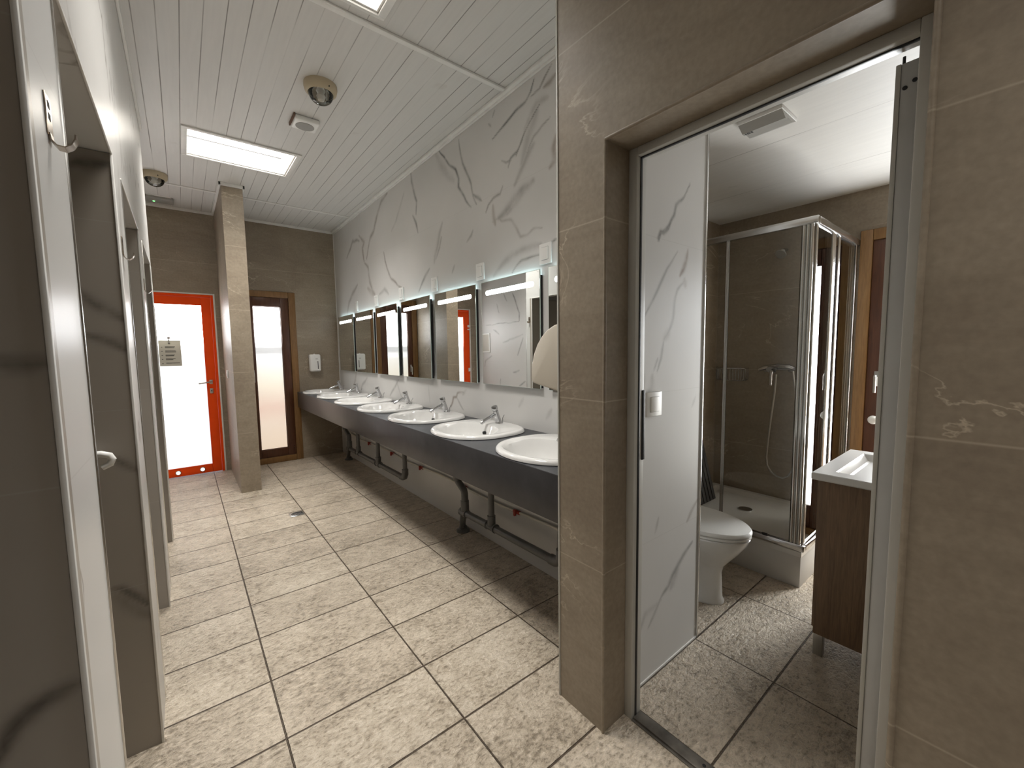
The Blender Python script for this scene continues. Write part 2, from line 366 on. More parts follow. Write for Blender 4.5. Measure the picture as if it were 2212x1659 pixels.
def vein_wall(name, ax, face, back, u, v, step, veins, mat, label):
    """tiled slab whose visible face is a fine grid carrying the marble's veins as point attributes"""
    nu, nv = int(round((u[1]-u[0])/step))+1, int(round((v[1]-v[0])/step))+1
    U, Vv = np.meshgrid(np.linspace(u[0], u[1], nu), np.linspace(v[0], v[1], nv), indexing='ij')
    A = np.zeros_like(U); B = np.zeros_like(U)
    rng = np.random.RandomState(3)
    jit = lambda f: sum(np.sin(U*f*k+rng.rand()*6+Vv*f*(1.7-.4*k))/k for k in (1, 2, 3))
    ju, jv = jit(11)*.006, jit(14)*.006
    for pts, wd, dk, hue in veins:
        d = np.full_like(U, 9.0); tt = np.zeros_like(U); n = len(pts)-1
        for k in range(n):
            (x0, y0), (x1, y1) = pts[k], pts[k+1]; dx, dy = x1-x0, y1-y0; L = dx*dx+dy*dy+1e-9
            s_ = np.clip(((U+ju-x0)*dx+(Vv+jv-y0)*dy)/L, 0, 1); dd = np.hypot(U+ju-x0-s_*dx, Vv+jv-y0-s_*dy)
            m = dd < d; d = np.where(m, dd, d); tt = np.where(m, (k+s_)/n, tt)
        ww = wd*(.45+.75*np.sin(np.pi*np.clip(tt, .02, .98))**.6)
        a = dk*np.exp(-(d/ww)**2)
        B = np.where(a > A, hue, B); A = np.maximum(A, a)
    ks = [0, 1, 2]; ks.remove(ax)
    co = np.zeros((nu*nv+4, 3)); co[:nu*nv, ax] = face; co[:nu*nv, ks[0]] = U.ravel(); co[:nu*nv, ks[1]] = Vv.ravel()
    for k, (p, q) in enumerate(((u[0], v[0]), (u[1], v[0]), (u[1], v[1]), (u[0], v[1]))): co[nu*nv+k, ax] = back; co[nu*nv+k, ks[0]] = p; co[nu*nv+k, ks[1]] = q
    I = np.arange(nu*nv).reshape(nu, nv)
    q = np.stack([I[:-1, :-1], I[1:, :-1], I[1:, 1:], I[:-1, 1:]], -1).reshape(-1, 4)
    if ax == 1: q = q                      # recalculated below anyway
    c = nu*nv; e = []
    fs = q.tolist() + [[c, c+1, c+2, c+3], I[:, 0].tolist()+[c+1, c], I[-1, :].tolist()+[c+2, c+1], I[::-1, -1].tolist()+[c+3, c+2], I[0, ::-1].tolist()+[c, c+3]]
    me = bpy.data.meshes.new(name); me.from_pydata(co.tolist(), [], fs); me.update()
    bm = bmesh.new(); bm.from_mesh(me); bmesh.ops.recalc_face_normals(bm, faces=bm.faces[:]); bm.to_mesh(me); bm.free()
    for nm, arr in (('vein', A), ('rust', B)):
        at = me.attributes.new(nm, 'FLOAT', 'POINT'); at.data.foreach_set('value', np.concatenate([arr.ravel(), np.zeros(4)]).astype(np.float32))
    me.materials.append(M[mat]); o = bpy.data.objects.new(name, me); COL.objects.link(o)
    return tag(o, label, 'wall', kind='structure')
M['shaft'] = planks('white_shaft_boards', .11, 3.172, (.55, .535, .51), (.012, .010, .009), axis='z', groove=1.0, half=.006)
M['fangrey'] = plain('grey_white_fan_plastic', (.40, .39, .36), .4, var=.04)
M['threshold'] = plain('worn_metal_threshold', (.16, .145, .125), .45, .6, var=.45, scale=14)
# ------------------------------------------------------------------ the marble's veins (points on the tile face in metres, width, strength, brownness)
VEINS_WALL = [
    ([(3.029,3.003),(2.937,2.893),(2.775,2.759),(2.745,2.696),(2.756,2.643),(2.704,2.57),(2.645,2.498),(2.579,2.448)], 0.01, 0.95, 0),
    ([(3.077,2.986),(2.975,2.839),(2.811,2.693)], 0.03, 0.25, 0),
    ([(2.733,2.972),(2.713,2.893),(2.679,2.778),(2.637,2.693),(2.574,2.594),(2.547,2.517),(2.514,2.445)], 0.009, 0.7, 0),
    ([(2.547,2.524),(2.491,2.485),(2.458,2.445)], 0.01, 0.9, 0),
    ([(3.543,3.012),(3.539,2.904),(3.501,2.815),(3.445,2.723),(3.466,2.613)], 0.013, 0.8, 0),
    ([(3.538,2.622),(3.476,2.539),(3.448,2.464)], 0.012, 0.75, 0),
    ([(4.098,2.993),(4.251,2.95),(4.352,2.876),(4.5,2.715),(4.608,2.656),(4.689,2.564),(4.755,2.465)], 0.016, 0.65, 0.4),
    ([(4.962,2.758),(4.806,2.649),(4.868,2.599),(4.83,2.454)], 0.02, 0.7, 0.6),
    ([(4.969,2.709),(5.207,2.746),(5.303,2.672),(5.446,2.603)], 0.02, 0.6, 0.3),
    ([(4.815,2.426),(4.715,2.347),(4.678,2.218),(4.636,2.126),(4.61,2.049)], 0.02, 0.55, 0.4),
    ([(4.741,2.139),(4.643,2.065),(4.542,2.041)], 0.03, 0.5, 0.6),
    ([(4.244,2.431),(4.223,2.336),(4.131,2.22),(4.081,2.14),(3.96,2.084),(3.833,2.019)], 0.012, 0.75, 0.4),
    ([(4.412,2.027),(4.252,2.054),(4.168,1.999)], 0.02, 0.4, 0),
    ([(3.016,2.436),(3.066,2.369),(3.101,2.268),(3.144,2.195),(3.157,2.142)], 0.02, 0.35, 0),
    ([(3.032,2.325),(3.064,2.243),(3.126,2.165)], 0.01, 0.55, 0),
    ([(2.572,2.265),(2.596,2.231),(2.658,2.204)], 0.01, 0.6, 0),
    ([(2.834,2.062),(2.879,2.009)], 0.01, 0.4, 0),
    ([(3.249,2.102),(3.314,2.065),(3.382,2.007),(3.464,1.939)], 0.014, 0.65, 0),
    ([(5.093,2.223),(5.248,2.149),(5.44,2.031),(5.526,1.911)], 0.02, 0.5, 0.3),
    ([(3.709,2.877),(3.792,2.79),(3.908,2.664),(4.023,2.595)], 0.012, 0.3, 0),
    ([(1.915,2.409),(2.02,2.382),(2.11,2.326),(2.18,2.303),(2.253,2.287)], 0.028, 0.5, 0.1),
    ([(1.945,2.405),(2.064,2.334),(2.157,2.276)], 0.02, 0.4, 0.1),
    ([(2.206,2.469),(2.237,2.426),(2.312,2.419),(2.365,2.397),(2.4,2.35)], 0.007, 0.75, 0.2),
    ([(2.314,2.375),(2.303,2.299),(2.292,2.245)], 0.014, 0.55, 0.8),
    ([(2.317,2.273),(2.253,2.287),(2.217,2.256),(2.123,2.226),(2.068,2.171),(2.025,2.113),(1.961,2.106),(1.899,2.125),(1.83,2.115)], 0.009, 0.4, 0.3),
    ([(1.705,2.034),(1.765,2.018)], 0.006, 0.8, 0),
    ([(1.841,1.979),(1.942,1.968),(2.017,1.954),(2.073,1.929),(2.119,1.898)], 0.006, 0.85, 0.1),
    ([(1.85,2.03),(1.962,2.019),(2.116,2.021),(2.237,1.963),(2.315,1.916)], 0.02, 0.35, 0.1),
    ([(2.003,2.68),(2.058,2.628),(2.126,2.606),(2.15,2.559)], 0.007, 0.7, 0),
    ([(2.115,2.595),(2.173,2.598),(2.219,2.635)], 0.006, 0.6, 0),
    ([(1.892,2.624),(1.953,2.57),(2.007,2.511),(2.073,2.445)], 0.02, 0.4, 0.1),
    ([(1.883,2.984),(1.918,2.93),(1.971,2.896),(2.045,2.877),(2.121,2.858),(2.202,2.829),(2.309,2.795)], 0.007, 0.95, 0),
    ([(1.75,2.978),(1.802,2.943),(1.846,2.902),(1.924,2.897)], 0.006, 0.8, 0.3),
    ([(1.715,2.913),(1.761,2.889),(1.813,2.887)], 0.014, 0.6, 0.8),
    ([(1.847,2.811),(1.904,2.765),(1.986,2.711),(2.024,2.665),(2.069,2.606)], 0.006, 0.85, 0.2),
    ([(1.752,2.714),(1.826,2.696),(1.894,2.659),(1.953,2.586)], 0.006, 0.55, 0.1),
    ([(1.782,2.817),(1.869,2.828),(1.986,2.733)], 0.02, 0.3, 0.3),
    ([(1.869,2.779),(1.94,2.677),(2.002,2.551)], 0.03, 0.3, 0),
    ([(1.712,2.587),(1.733,2.526),(1.723,2.467),(1.765,2.436)], 0.014, 0.6, 0.9),
    ([(2.282,2.982),(2.312,2.947)], 0.006, 0.6, 0),
    ([(2.357,2.925),(2.328,2.889)], 0.007, 0.5, 0),
    ([(2.745,1.076),(2.84,1.059),(2.852,1.027),(2.901,1.023),(2.913,0.981),(2.946,0.926)], 0.009, 0.75, 0.8),
    ([(2.852,1.022),(2.806,0.986),(2.751,0.946)], 0.008, 0.4, 0.2),
    ([(2.699,1.098),(2.755,1.055)], 0.01, 0.4, 0.1),
    ([(2.015,1.099),(2.067,1.033)], 0.01, 0.25, 0),
    ([(1.761,1.044),(1.8,0.986)], 0.012, 0.3, 0.2),
    ([(3.995,1.108),(4.081,1.039),(4.223,0.936)], 0.012, 0.45, 0),
    ([(4.043,1.106),(4.001,1.044),(3.902,0.935)], 0.01, 0.3, 0),
    ([(5.294,1.124),(5.447,0.907)], 0.02, 0.5, 0.6),
    ([(4.89,1.094),(5.078,0.994),(5.132,0.928)], 0.014, 0.4, 0),
    ([(3.325,1.096),(3.311,0.939)], 0.008, 0.2, 0),
]
VEINS_PARTITION = [
    ([(1.588,1.91),(1.567,1.884),(1.533,1.869),(1.508,1.869),(1.493,1.835),(1.497,1.827)], 0.007, 0.75, 0.1),
    ([(1.734,2.09),(1.676,2.033),(1.638,2.005),(1.615,1.978),(1.603,1.932),(1.567,1.892),(1.514,1.868),(1.498,1.828)], 0.006, 0.7, 0),
    ([(1.642,1.801),(1.607,1.763),(1.563,1.725),(1.53,1.68),(1.49,1.626),(1.466,1.601),(1.434,1.567),(1.408,1.528)], 0.006, 0.6, 0.1),
    ([(1.712,1.818),(1.704,1.78),(1.691,1.739),(1.668,1.703)], 0.01, 0.85, 1),
    ([(1.702,1.696),(1.713,1.663)], 0.014, 0.35, 0.5),
    ([(1.693,1.676),(1.647,1.638),(1.621,1.593),(1.601,1.519),(1.58,1.485),(1.546,1.432)], 0.008, 0.6, 0.2),
    ([(1.58,1.485),(1.546,1.432)], 0.015, 0.4, 0.5),
    ([(1.546,1.432),(1.535,1.355),(1.507,1.308)], 0.006, 0.6, 0.1),
    ([(1.514,1.36),(1.481,1.314)], 0.005, 0.5, 0.1),
    ([(1.465,1.291),(1.458,1.259),(1.434,1.232)], 0.015, 0.4, 0.3),
    ([(1.401,1.29),(1.386,1.254)], 0.012, 0.4, 0.3),
    ([(1.814,1.183),(1.785,1.132)], 0.007, 0.3, 0),
    ([(1.859,0.683),(1.798,0.647),(1.758,0.613)], 0.01, 0.6, 0.6),
    ([(1.52,0.684),(1.497,0.621)], 0.007, 0.4, 0.1),
    ([(1.805,0.49),(1.723,0.446),(1.656,0.4),(1.614,0.354),(1.551,0.324)], 0.012, 0.6, 0),
    ([(1.551,0.324),(1.501,0.272),(1.462,0.229)], 0.008, 0.45, 0),
    ([(1.7,0.429),(1.657,0.369),(1.636,0.339)], 0.02, 0.4, 0),
    ([(1.551,0.311),(1.432,0.29),(1.377,0.222)], 0.012, 0.3, 0),
]
VEINS_NEAR_PANEL = [
    ([(-0.224,0.86),(-0.201,0.895),(-0.178,0.909),(-0.156,0.92),(-0.138,0.93)], 0.012, 0.8, 0.2),
    ([(-0.184,1.4),(-0.171,1.396),(-0.157,1.397),(-0.142,1.4)], 0.012, 0.7, 0.1),
]
VEINS_NEXT_PANEL = [
    ([(-0.277,1.615),(-0.238,1.589),(-0.198,1.556),(-0.152,1.52)], 0.013, 0.7, 0.1),
    ([(-0.232,1.47),(-0.201,1.461),(-0.175,1.451),(-0.147,1.425)], 0.013, 0.6, 0.1),
    ([(-0.198,1.062),(-0.177,1.037),(-0.143,1.011)], 0.012, 0.7, 0.1),
    ([(-0.234,0.611),(-0.217,0.608),(-0.195,0.587),(-0.166,0.55),(-0.147,0.53)], 0.012, 0.8, 0.1),
    ([(-0.23,0.59),(-0.194,0.541),(-0.149,0.488)], 0.02, 0.35, 0.1),
    ([(-0.234,1.987),(-0.196,1.999),(-0.148,2.021)], 0.02, 0.8, 0),
]
VEINS_ALCOVE = [
    ([(5.028, 2.282), (4.975, 2.162), (4.87, 1.97), (4.883, 1.846)], 0.012, 0.8, .15),
    ([(5.257, 2.297), (5.182, 2.183)], 0.01, 0.6, .15),
    ([(5.442, 2.149), (5.384, 2.011)], 0.01, 0.5, .15),
    ([(5.751, 1.826), (5.309, 1.837), (4.89, 1.835)], 0.006, 0.6, .15),
    ([(5.558, 1.741), (5.394, 1.672)], 0.012, 0.5, .15),
    ([(5.297, 1.523), (5.043, 1.588), (4.787, 1.637)], 0.012, 0.4, .15),
    ([(4.788, 1.58), (4.899, 1.399), (4.937, 1.33)], 0.01, 0.6, .15),
    ([(5.614, 1.305), (5.793, 1.227), (5.819, 1.123)], 0.012, 0.5, .15),
    ([(4.887, 1.086), (5.036, 1.046)], 0.01, 0.6, .15),
    ([(5.373, 0.936), (5.384, 0.836)], 0.01, 0.6, .15),
    ([(4.747, 0.918), (4.892, 0.852)], 0.01, 0.9, .15),
]
# ------------------------------------------------------------------ the room
H_C = 3.03                      # ceiling height of the washroom
XR, YF, XL = 1.704, 5.985, -.139  # marble sink wall, far wall, cubicle wall
PIER = [-.21, .83, 1.885, 2.92, 3.95]
tag(MB().box((-1.6, -2.5, -.06), (3.8, 6.2, 0)).build('floor', 'floor', smooth=False), 'rough beige stone floor tiles with dark grout running through both rooms', 'floor', kind='structure')
wall('ceiling', 2, H_C, H_C+.08, (-1.6, 1.88), (-2.5, 6.2), [s for s in SKYL], 'ceiling', 'white painted board ceiling of the washroom with skylights', 'ceiling')
wall('wall_far', 1, YF, YF+.2, (-1.6, 1.9), (0, H_C), [(-.53, .34, 0, 2.105), (.56, 1.187, 0, 2.18)], 'beige', 'beige stone tiled end wall around the red door and the wooden door')
wall('wall_behind', 1, -2.5, -2.3, (-1.6, 1.3), (0, H_C), [], 'beige', 'beige tiled wall behind the viewpoint')
vein_wall('wall_right', 0, XR, 1.87, (1.117, YF), (0, H_C), .008, VEINS_WALL, 'marble_wall', 'white veined marble wall behind the basins and mirrors')
wall('wall_bathroom_front', 0, 1.118, 1.30, (-2.3, 1.117), (0, H_C), [(.139, .895, 0, 2.078)], 'beige', 'beige stone wall around the open bathroom doorway')
vein_wall('wall_bathroom_partition', 1, .935, 1.117, (1.30, 1.87), (0, H_C), .008, VEINS_PARTITION, 'marble_v', 'white marble panel just inside the bathroom doorway')
wall('wall_bathroom_left', 1, 1.67, 1.8, (1.87, 3.78), (0, 2.6), [], 'beige', 'beige tiled wall behind toilet and shower')
wall('wall_bathroom_back', 0, 3.58, 3.78, (-.1, 1.67), (0, 2.6), [(.05, .738, 0, 2.155)], 'beige', 'beige tiled wall carrying the shower mixer')
wall('wall_bathroom_right', 1, -.1, .03, (1.30, 3.58), (0, 2.6), [], 'beige', 'beige tiled wall behind the vanity')
wall('ceiling_bathroom', 2, 2.42, 2.46, (1.30, 3.58), (.03, 1.67), [(1.30, 1.87, .935, 1.67)], 'pvc', 'white panel ceiling of the small bathroom', 'ceiling')
tag(MB().box((.385, 4.876, 0), (.56, YF, H_C)).build('wall_stub', 'beige', smooth=False), 'beige tiled wall stub between the red door and the wooden door', 'wall', kind='structure')
# cubicle front: piers and lintel
mb = MB().box((XL-.1, -2.3, 2.052), (XL, 4.06, H_C))
for p in PIER: mb.box((XL-.1, p+.04, 0), (XL, p+(.25 if p < 3.9 else .11), 2.052))
mb.box((XL-.1, -2.3, 0), (XL, -1.2, 2.052))
tag(mb.build('wall_left', 'marble', smooth=False), 'white marble front wall of the cubicles with tall openings', 'wall', kind='structure')
for i, p in enumerate(PIER):
    lab = ['grey cubicle partition beside the viewpoint', 'dark grey veined cubicle partition at the left edge of the photo', 'dark grey cubicle partition behind the first hook pier', 'dark grey cubicle partition behind the second hook pier', 'dark grey cubicle partition nearest the red door'][i]
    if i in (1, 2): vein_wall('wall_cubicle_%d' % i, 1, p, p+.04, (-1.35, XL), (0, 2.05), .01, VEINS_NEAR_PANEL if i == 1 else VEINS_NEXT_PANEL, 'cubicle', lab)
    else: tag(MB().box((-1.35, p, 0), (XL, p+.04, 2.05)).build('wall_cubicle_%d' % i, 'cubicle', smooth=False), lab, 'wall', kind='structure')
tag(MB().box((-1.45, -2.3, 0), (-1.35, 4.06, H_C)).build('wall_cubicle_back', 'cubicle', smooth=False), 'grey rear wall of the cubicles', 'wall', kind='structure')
tag(MB().box((-1.35, 4.0, 0), (XL-.1, 4.06, H_C)).build('wall_cubicle_end', 'marble', smooth=False), 'marble end wall of the cubicle row', 'wall', kind='structure')
vein_wall('wall_alcove', 0, -.70, -.9, (4.06, YF), (0, H_C), .012, VEINS_ALCOVE, 'marble_wall', 'white marble side wall of the alcove left of the red door')
# trims
tn = 0
def trim(mb, mat, label):
    global tn; tn += 1
    return tag(mb.build('trim_%d' % tn, mat), label, 'trim', kind='structure')
mb = MB(); mb.box((XR-.034, 1.117, H_C-.022), (XR, YF, H_C), .005).box((XR-.012, 1.117, H_C-.034), (XR, YF, H_C-.02), .003); trim(mb, 'trimwhite', 'white ceiling moulding above the marble sink wall')
mb = MB().box((.56, YF-.02, H_C-.03), (XR-.022, YF, H_C), .004); trim(mb, 'trimwhite', 'white ceiling moulding above the wooden door')
mb = MB().box((-.70, YF-.02, H_C-.03), (.385, YF, H_C), .004); trim(mb, 'trimwhite', 'white ceiling moulding above the red door')
mb = MB().box((.367, 4.858, H_C-.03), (.578, 4.876, H_C), .003).box((.367, 4.858, H_C-.03), (.385, YF-.02, H_C), .003).box((.56, 4.858, H_C-.03), (.578, YF-.02, H_C), .003)
trim(mb, 'trimwhite', 'white ceiling moulding around the beige wall stub')
mb = MB().box((XL, -2.3, H_C-.028), (XL+.014, 4.06, H_C), .003); trim(mb, 'trimwhite', 'white ceiling moulding along the cubicle wall')
mb = MB().box((XL, 2.122, H_C-.014), (XR-.022, 2.156, H_C), .004); trim(mb, 'trimwhite', 'white batten across the ceiling in front of the ceiling lamp')
mb = MB().box((-.70, 5.19, H_C-.008), (.367, 5.222, H_C), .002).box((.578, 5.19, H_C-.008), (XR-.022, 5.222, H_C), .002); trim(mb, 'trimwhite', 'white batten across the ceiling near the far wall')
for i, p in enumerate(PIER[1:]):
    e = p+(.25 if p < 3.9 else .11); nxt = PIER[i+2] if i+2 < len(PIER) else None
    mb = MB().box((XL-.012, e-.002, 0), (XL+.003, e+.004, 2.052), .002)
    trim(mb, 'alu', ['metal edge strip around the first cubicle opening', 'metal edge strip around the second cubicle opening', 'metal edge strip around the third cubicle opening', 'metal edge strip on the last cubicle pier'][i])
for i, p in enumerate(PIER[1:4]):
    trim(MB().box((XL-.002, p+.25, 2.049), (XL+.003, PIER[i+2], 2.056), .001), 'trimwhite', 'pale edge strip along the head of the %s cubicle opening' % ('first', 'second', 'third')[i])
for i, p in enumerate(PIER[1:]):
    mb = MB().box((XL-.004, p-.003, 0), (XL+.003, p+.006, 2.05), .0015)
    trim(mb, 'trimwhite', ['pale edge strip on the near pier of the first opening', 'pale edge strip on the second pier', 'pale edge strip on the third pier', 'pale edge strip on the fourth pier'][i])
mb = MB().box((XR-.006, YF-.006, .0), (XR, YF, H_C-.032)); trim(mb, 'trimwhite', 'pale sealant strip in the corner by the soap dispenser')
mb = MB().box((1.114, 1.111, 0), (1.124, 1.119, H_C), .002); trim(mb, 'framegrey', 'edge strip on the beige corner beside the last basin')
mb = MB().box((1.8655, .929, 0), (1.8755, .941, 2.42), .002); trim(mb, 'alu', 'metal edge strip on the marble panel inside the bathroom')
mb = MB().box((1.30, .931, 0), (1.866, .9352, .008)); trim(mb, 'trimwhite', 'pale sealant along the foot of the bathroom marble panel')
mb = MB(); mb.tube([(1.1185, .897, 0), (1.1185, .897, 2.078)], .006); mb.tube([(1.1185, .137, 0), (1.1185, .137, 2.078)], .006); mb.tube([(1.1185, .137, 2.08), (1.1185, .897, 2.08)], .006)
trim(mb, 'beige', 'rounded beige tile edge around the bathroom doorway')

def frame(mb, ax, lo, hi, o, i, bev=.004):
    """rectangular ring: o, i = (u0,u1,z0,z1) outer and inner, thickness lo..hi along ax"""
    def bx(u0, u1, z0, z1):
        if u1-u0 < 1e-4 or z1-z0 < 1e-4: return
        if ax == 1: mb.box((u0, lo, z0), (u1, hi, z1), bev)
        else: mb.box((lo, u0, z0), (hi, u1, z1), bev)
    bx(o[0], i[0], o[2], o[3]); bx(i[1], o[1], o[2], o[3]); bx(i[0], i[1], i[3], o[3]); bx(i[0], i[1], o[2], i[2])
    return mb
# skylights
for k, (x0, x1, y0, y1) in enumerate(SKYL):
    t = thing('window_%d' % (k+1), ((x0+x1)/2, (y0+y1)/2, H_C), ['white boxed skylight over the far half of the ceiling', 'white boxed skylight at the top edge of the photo', 'unseen skylight added behind the viewpoint to light the right wall'][k], 'skylight', kind='structure')
    mb = MB()
    for a, b in (((x0-.036, y0-.032, H_C-.012), (x1+.036, y0, H_C)), ((x0-.036, y1, H_C-.012), (x1+.036, y1+.02, H_C)), ((x0-.036, y0, H_C-.012), (x0, y1, H_C)), ((x1, y0, H_C-.012), (x1+.036, y1, H_C))): mb.box(a, b, .003)
    mb.build('frame', 'trimwhite', t)
    mb = MB(); zt = H_C+SHAFT
    for a, b in (((x0-.02, y0-.02, H_C+.08), (x1+.02, y0, zt)), ((x0-.02, y1, H_C+.08), (x1+.02, y1+.02, zt)), ((x0-.02, y0, H_C+.08), (x0, y1, zt)), ((x1, y0, H_C+.08), (x1+.02, y1, zt))): mb.box(a, b)
    mb.build('shaft', 'shaft', t, smooth=False)
    mb = MB().box((x0, y1-.010, H_C+.0), (x1, y1, H_C+.09), .002).box((x1-.010, y0, H_C), (x1, y1-.010, H_C+.09), .002).box((x1-.022, y1-.022, H_C+.09), (x1, y1, zt-.02), .003)
    mb.build('inner_moulding', 'trimwhite', t)
    MB().box((x0, y1-.002, H_C+.136), (x1-.022, y1, H_C+.143)).build('board_gap', 'darkhole', t, smooth=False)
    MB().box((x0, y0, zt-.010), (x1, y1, zt)).build('pane', 'sky', t, smooth=False)

# red door in the far wall
d = thing('door_1', (-.1, YF, 0), 'red metal door with frosted glass in the end wall', 'door', kind='structure')
frame(MB(), 1, YF-.006, YF+.10, (-.53, .34, 0, 2.105), (-.512, .324, 0, 2.09), .003).build('door_trim', 'trimwhite', d)
frame(MB(), 1, YF+.012, YF+.09, (-.512, .324, 0, 2.09), (-.497, .300, 0, 2.062), .003).build('door_frame', 'red', d)
leaf = frame(MB(), 1, YF+.004, YF+.05, (-.494, .297, .010, 2.058), (-.392, .205, .108, 1.966), .005).build('door_leaf', 'red', d)
frame(MB(), 1, YF+.0, YF+.02, (-.398, .211, .102, 1.972), (-.392, .205, .108, 1.966), .002).build('glazing_bead', 'red', leaf)
MB().box((-.392, YF+.018, .108), (.205, YF+.03, 1.966)).build('glass_pane', 'frost_red', leaf)
mb = MB().box((.232, YF-.008, 1.055), (.264, YF+.004, 1.105), .004); mb.tube([(.248, YF-.008, 1.082), (.248, YF-.05, 1.082), (.235, YF-.058, 1.081), (.13, YF-.055, 1.07)], .009)
mb.build('door_handle', 'steel', leaf)
mb = MB().box((.232, YF-.006, .945), (.264, YF+.004, 1.005), .004); mb.build('keyhole_plate', 'steel', leaf)
mb = MB().lathe([(.006, -.0068), (.006, -.005)], (.248, YF, .98), 'y'); mb.box((.2455, YF-.0068, .957), (.2505, YF-.005, .98)); mb.build('keyhole', 'darkhole', leaf)
for x in (-.115, .108):
    b = MB().lathe([(.026, .004), (.026, -.004), (.020, -.007), (.018, -.004)], (x, YF, .058), 'y').build('round_inset', 'steel', leaf)
    MB().lathe([(.0185, -.0055), (.0185, -.0045)], (x, YF, .058), 'y').build('inset_face', 'button', b)
for z, zz in ((1.80, 1.84), (1.755, 1.775), (.30, .36), (1.05, 1.11)):
    MB().box((-.515, YF-.02, z), (-.47, YF+.003, zz), .004).build('hinge', 'plastic', d)
# notice on the red door's glass
n = thing('notice', (-.1, YF-.004, 1.28), 'printed notice hanging from a suction cup on the red door glass', 'notice')
MB().box((-.196, YF-.004, 1.279), (-.005, YF-.001, 1.566)).build('sheet', 'paper', n)
mb = MB()
for q, (z, ln) in enumerate(((1.494, .086), (1.482, .08), (1.448, .09), (1.436, .094), (1.402, .08), (1.392, .072), (1.36, .084), (1.350, .064), (1.312, .12))):
    mb.box((-.142, YF-.0052, z-.0028), (-.142+ln, YF-.004, z+.0028))
    if q in (0, 2, 4, 6, 8): mb.box((-.176, YF-.0052, z-.008), (-.164, YF-.004, z-.002))
mb.build('printed_lines', 'ink', n)
mb = MB().lathe([(.003, -.02), (.010, -.016), (.019, -.004), (.019, .004)], (-.105, YF+.012, 1.592), 'y'); mb.tube([(-.105, YF-.006, 1.585), (-.105, YF-.008, 1.545)], .004); mb.lathe([(.003, -.02), (.008, -.016), (.013, -.008)], (-.105, YF+.008, 1.532), 'y')
mb.build('suction_cup', 'greyplastic', n)

# wooden door in the far wall
d = thing('door_2', (.87, YF, 0), 'dark wooden door with frosted glass in an oak frame', 'door', kind='structure')
frame(MB(), 1, YF-.018, YF+.08, (.561, 1.187, 0, 2.18), (.64, 1.108, .075, 2.105), .006).build('door_frame', 'oak', d)
leaf = frame(MB(), 1, YF-.004, YF+.05, (.640, 1.108, .078, 2.103), (.712, 1.014, .178, 1.99), .006).build('door_leaf', 'mahogany', d)
frame(MB(), 1, YF+.01, YF+.03, (.712, 1.014, .178, 1.99), (.718, 1.008, .184, 1.984), .002).build('glazing_bead', 'mahogany', leaf)
MB().box((.712, YF+.02, .178), (1.014, YF+.032, 1.99)).build('glass_pane', 'frost_wood', leaf)
mb = MB().box((.665, YF-.012, 1.09), (.69, YF-.004, 1.20), .004); mb.tube([(.678, YF-.012, 1.165), (.678, YF-.05, 1.165), (.678, YF-.056, 1.15), (.678, YF-.05, 1.05)], .008); mb.build('door_handle', 'steel', leaf)
mb = MB()
for z in (.16, .19): mb.lathe([(.005, -.007), (.005, -.003)], (1.085, YF, z), 'y', 12)
mb.build('screw_cap', 'darkhole', leaf)

# bathroom door: frame in the doorway, leaf swung inward against the right side
d = thing('door_3', (1.27, .5, 0), 'pale grey door frame of the small bathroom with its leaf swung open', 'door', kind='structure')
frame(MB(), 0, 1.242, 1.30, (.139, .895, 0, 2.078), (.177, .862, 0, 2.05), .003).build('door_frame', 'framegrey', d)
frame(MB(), 0, 1.262, 1.272, (.17, .866, 0, 2.054), (.1765, .8585, 0, 2.0465), .001).build('gasket', 'black', d)
mb = MB().box((1.285, .8575, .995), (1.302, .8625, 1.25), .002); mb.build('strike_plate', 'black', d)
leaf = MB().box((1.306, .179, .012), (2.05, .214, 2.03), .002).build('door_leaf', 'doorgrey', d)
MB().box((1.304, .214, .012), (2.05, .223, 2.03), .001).build('leaf_rebate', 'framegrey', leaf)
mb = MB()
for y, z in ((.190, 1.985), (.206, 1.975)): mb.lathe([(.0045, -.002), (.0045, .001)], (1.306, y, z), 'x', 14)
mb.build('screw', 'black', leaf)
MB().tube([(1.32, .212, 2.03), (1.32, .212, 2.05)], .003).build('top_pin', 'black', leaf)
mb = MB().box((1.250, .178, 0), (1.298, .861, .010), .004); mb.box((1.240, .178, 0), (1.252, .861, .004), .001); o = mb.build('threshold', 'threshold', d)
MB().lathe([(.006, .0095), (.006, .0108)], (1.276, .60, 0), 'z', 14).build('screw', 'black', o)

# bathroom's outer door
d = thing('door_4', (3.58, .4, 0), 'wooden glazed door in oak frame at the back of the bathroom', 'door', kind='structure')
frame(MB(), 0, 3.562, 3.66, (.05, .738, 0, 2.155), (.122, .672, .05, 2.085), .006).build('door_frame', 'oak', d)
leaf = frame(MB(), 0, 3.572, 3.63, (.122, .672, .052, 2.083), (.235, .557, .22, 1.966), .006).build('door_leaf', 'mahogany', d)
MB().box((3.59, .235, .22), (3.60, .557, 1.966)).build('glass_pane', 'frost_bath', leaf)
mb = MB().box((3.564, .605, 1.13), (3.572, .63, 1.23), .003); mb.tube([(3.564, .618, 1.20), (3.53, .618, 1.20), (3.522, .618, 1.19), (3.525, .618, 1.09)], .008); mb.build('door_handle', 'steel', leaf)
MB().lathe([(.028, .0), (.028, -.012), (.022, -.02), (.012, -.024)], (3.572, .622, .905), 'x').build('thumb_turn', 'plastic', leaf)
# ------------------------------------------------------------------ washroom fittings
X0, X1, ZT = 1.155, XR-.001, .895
PITCH, C0 = .6945, 1.47
CY = [C0+PITCH*k for k in range(7)]
NAMES = ['cut off by the beige corner', 'second', 'third', 'fourth', 'fifth', 'sixth', 'seventh']
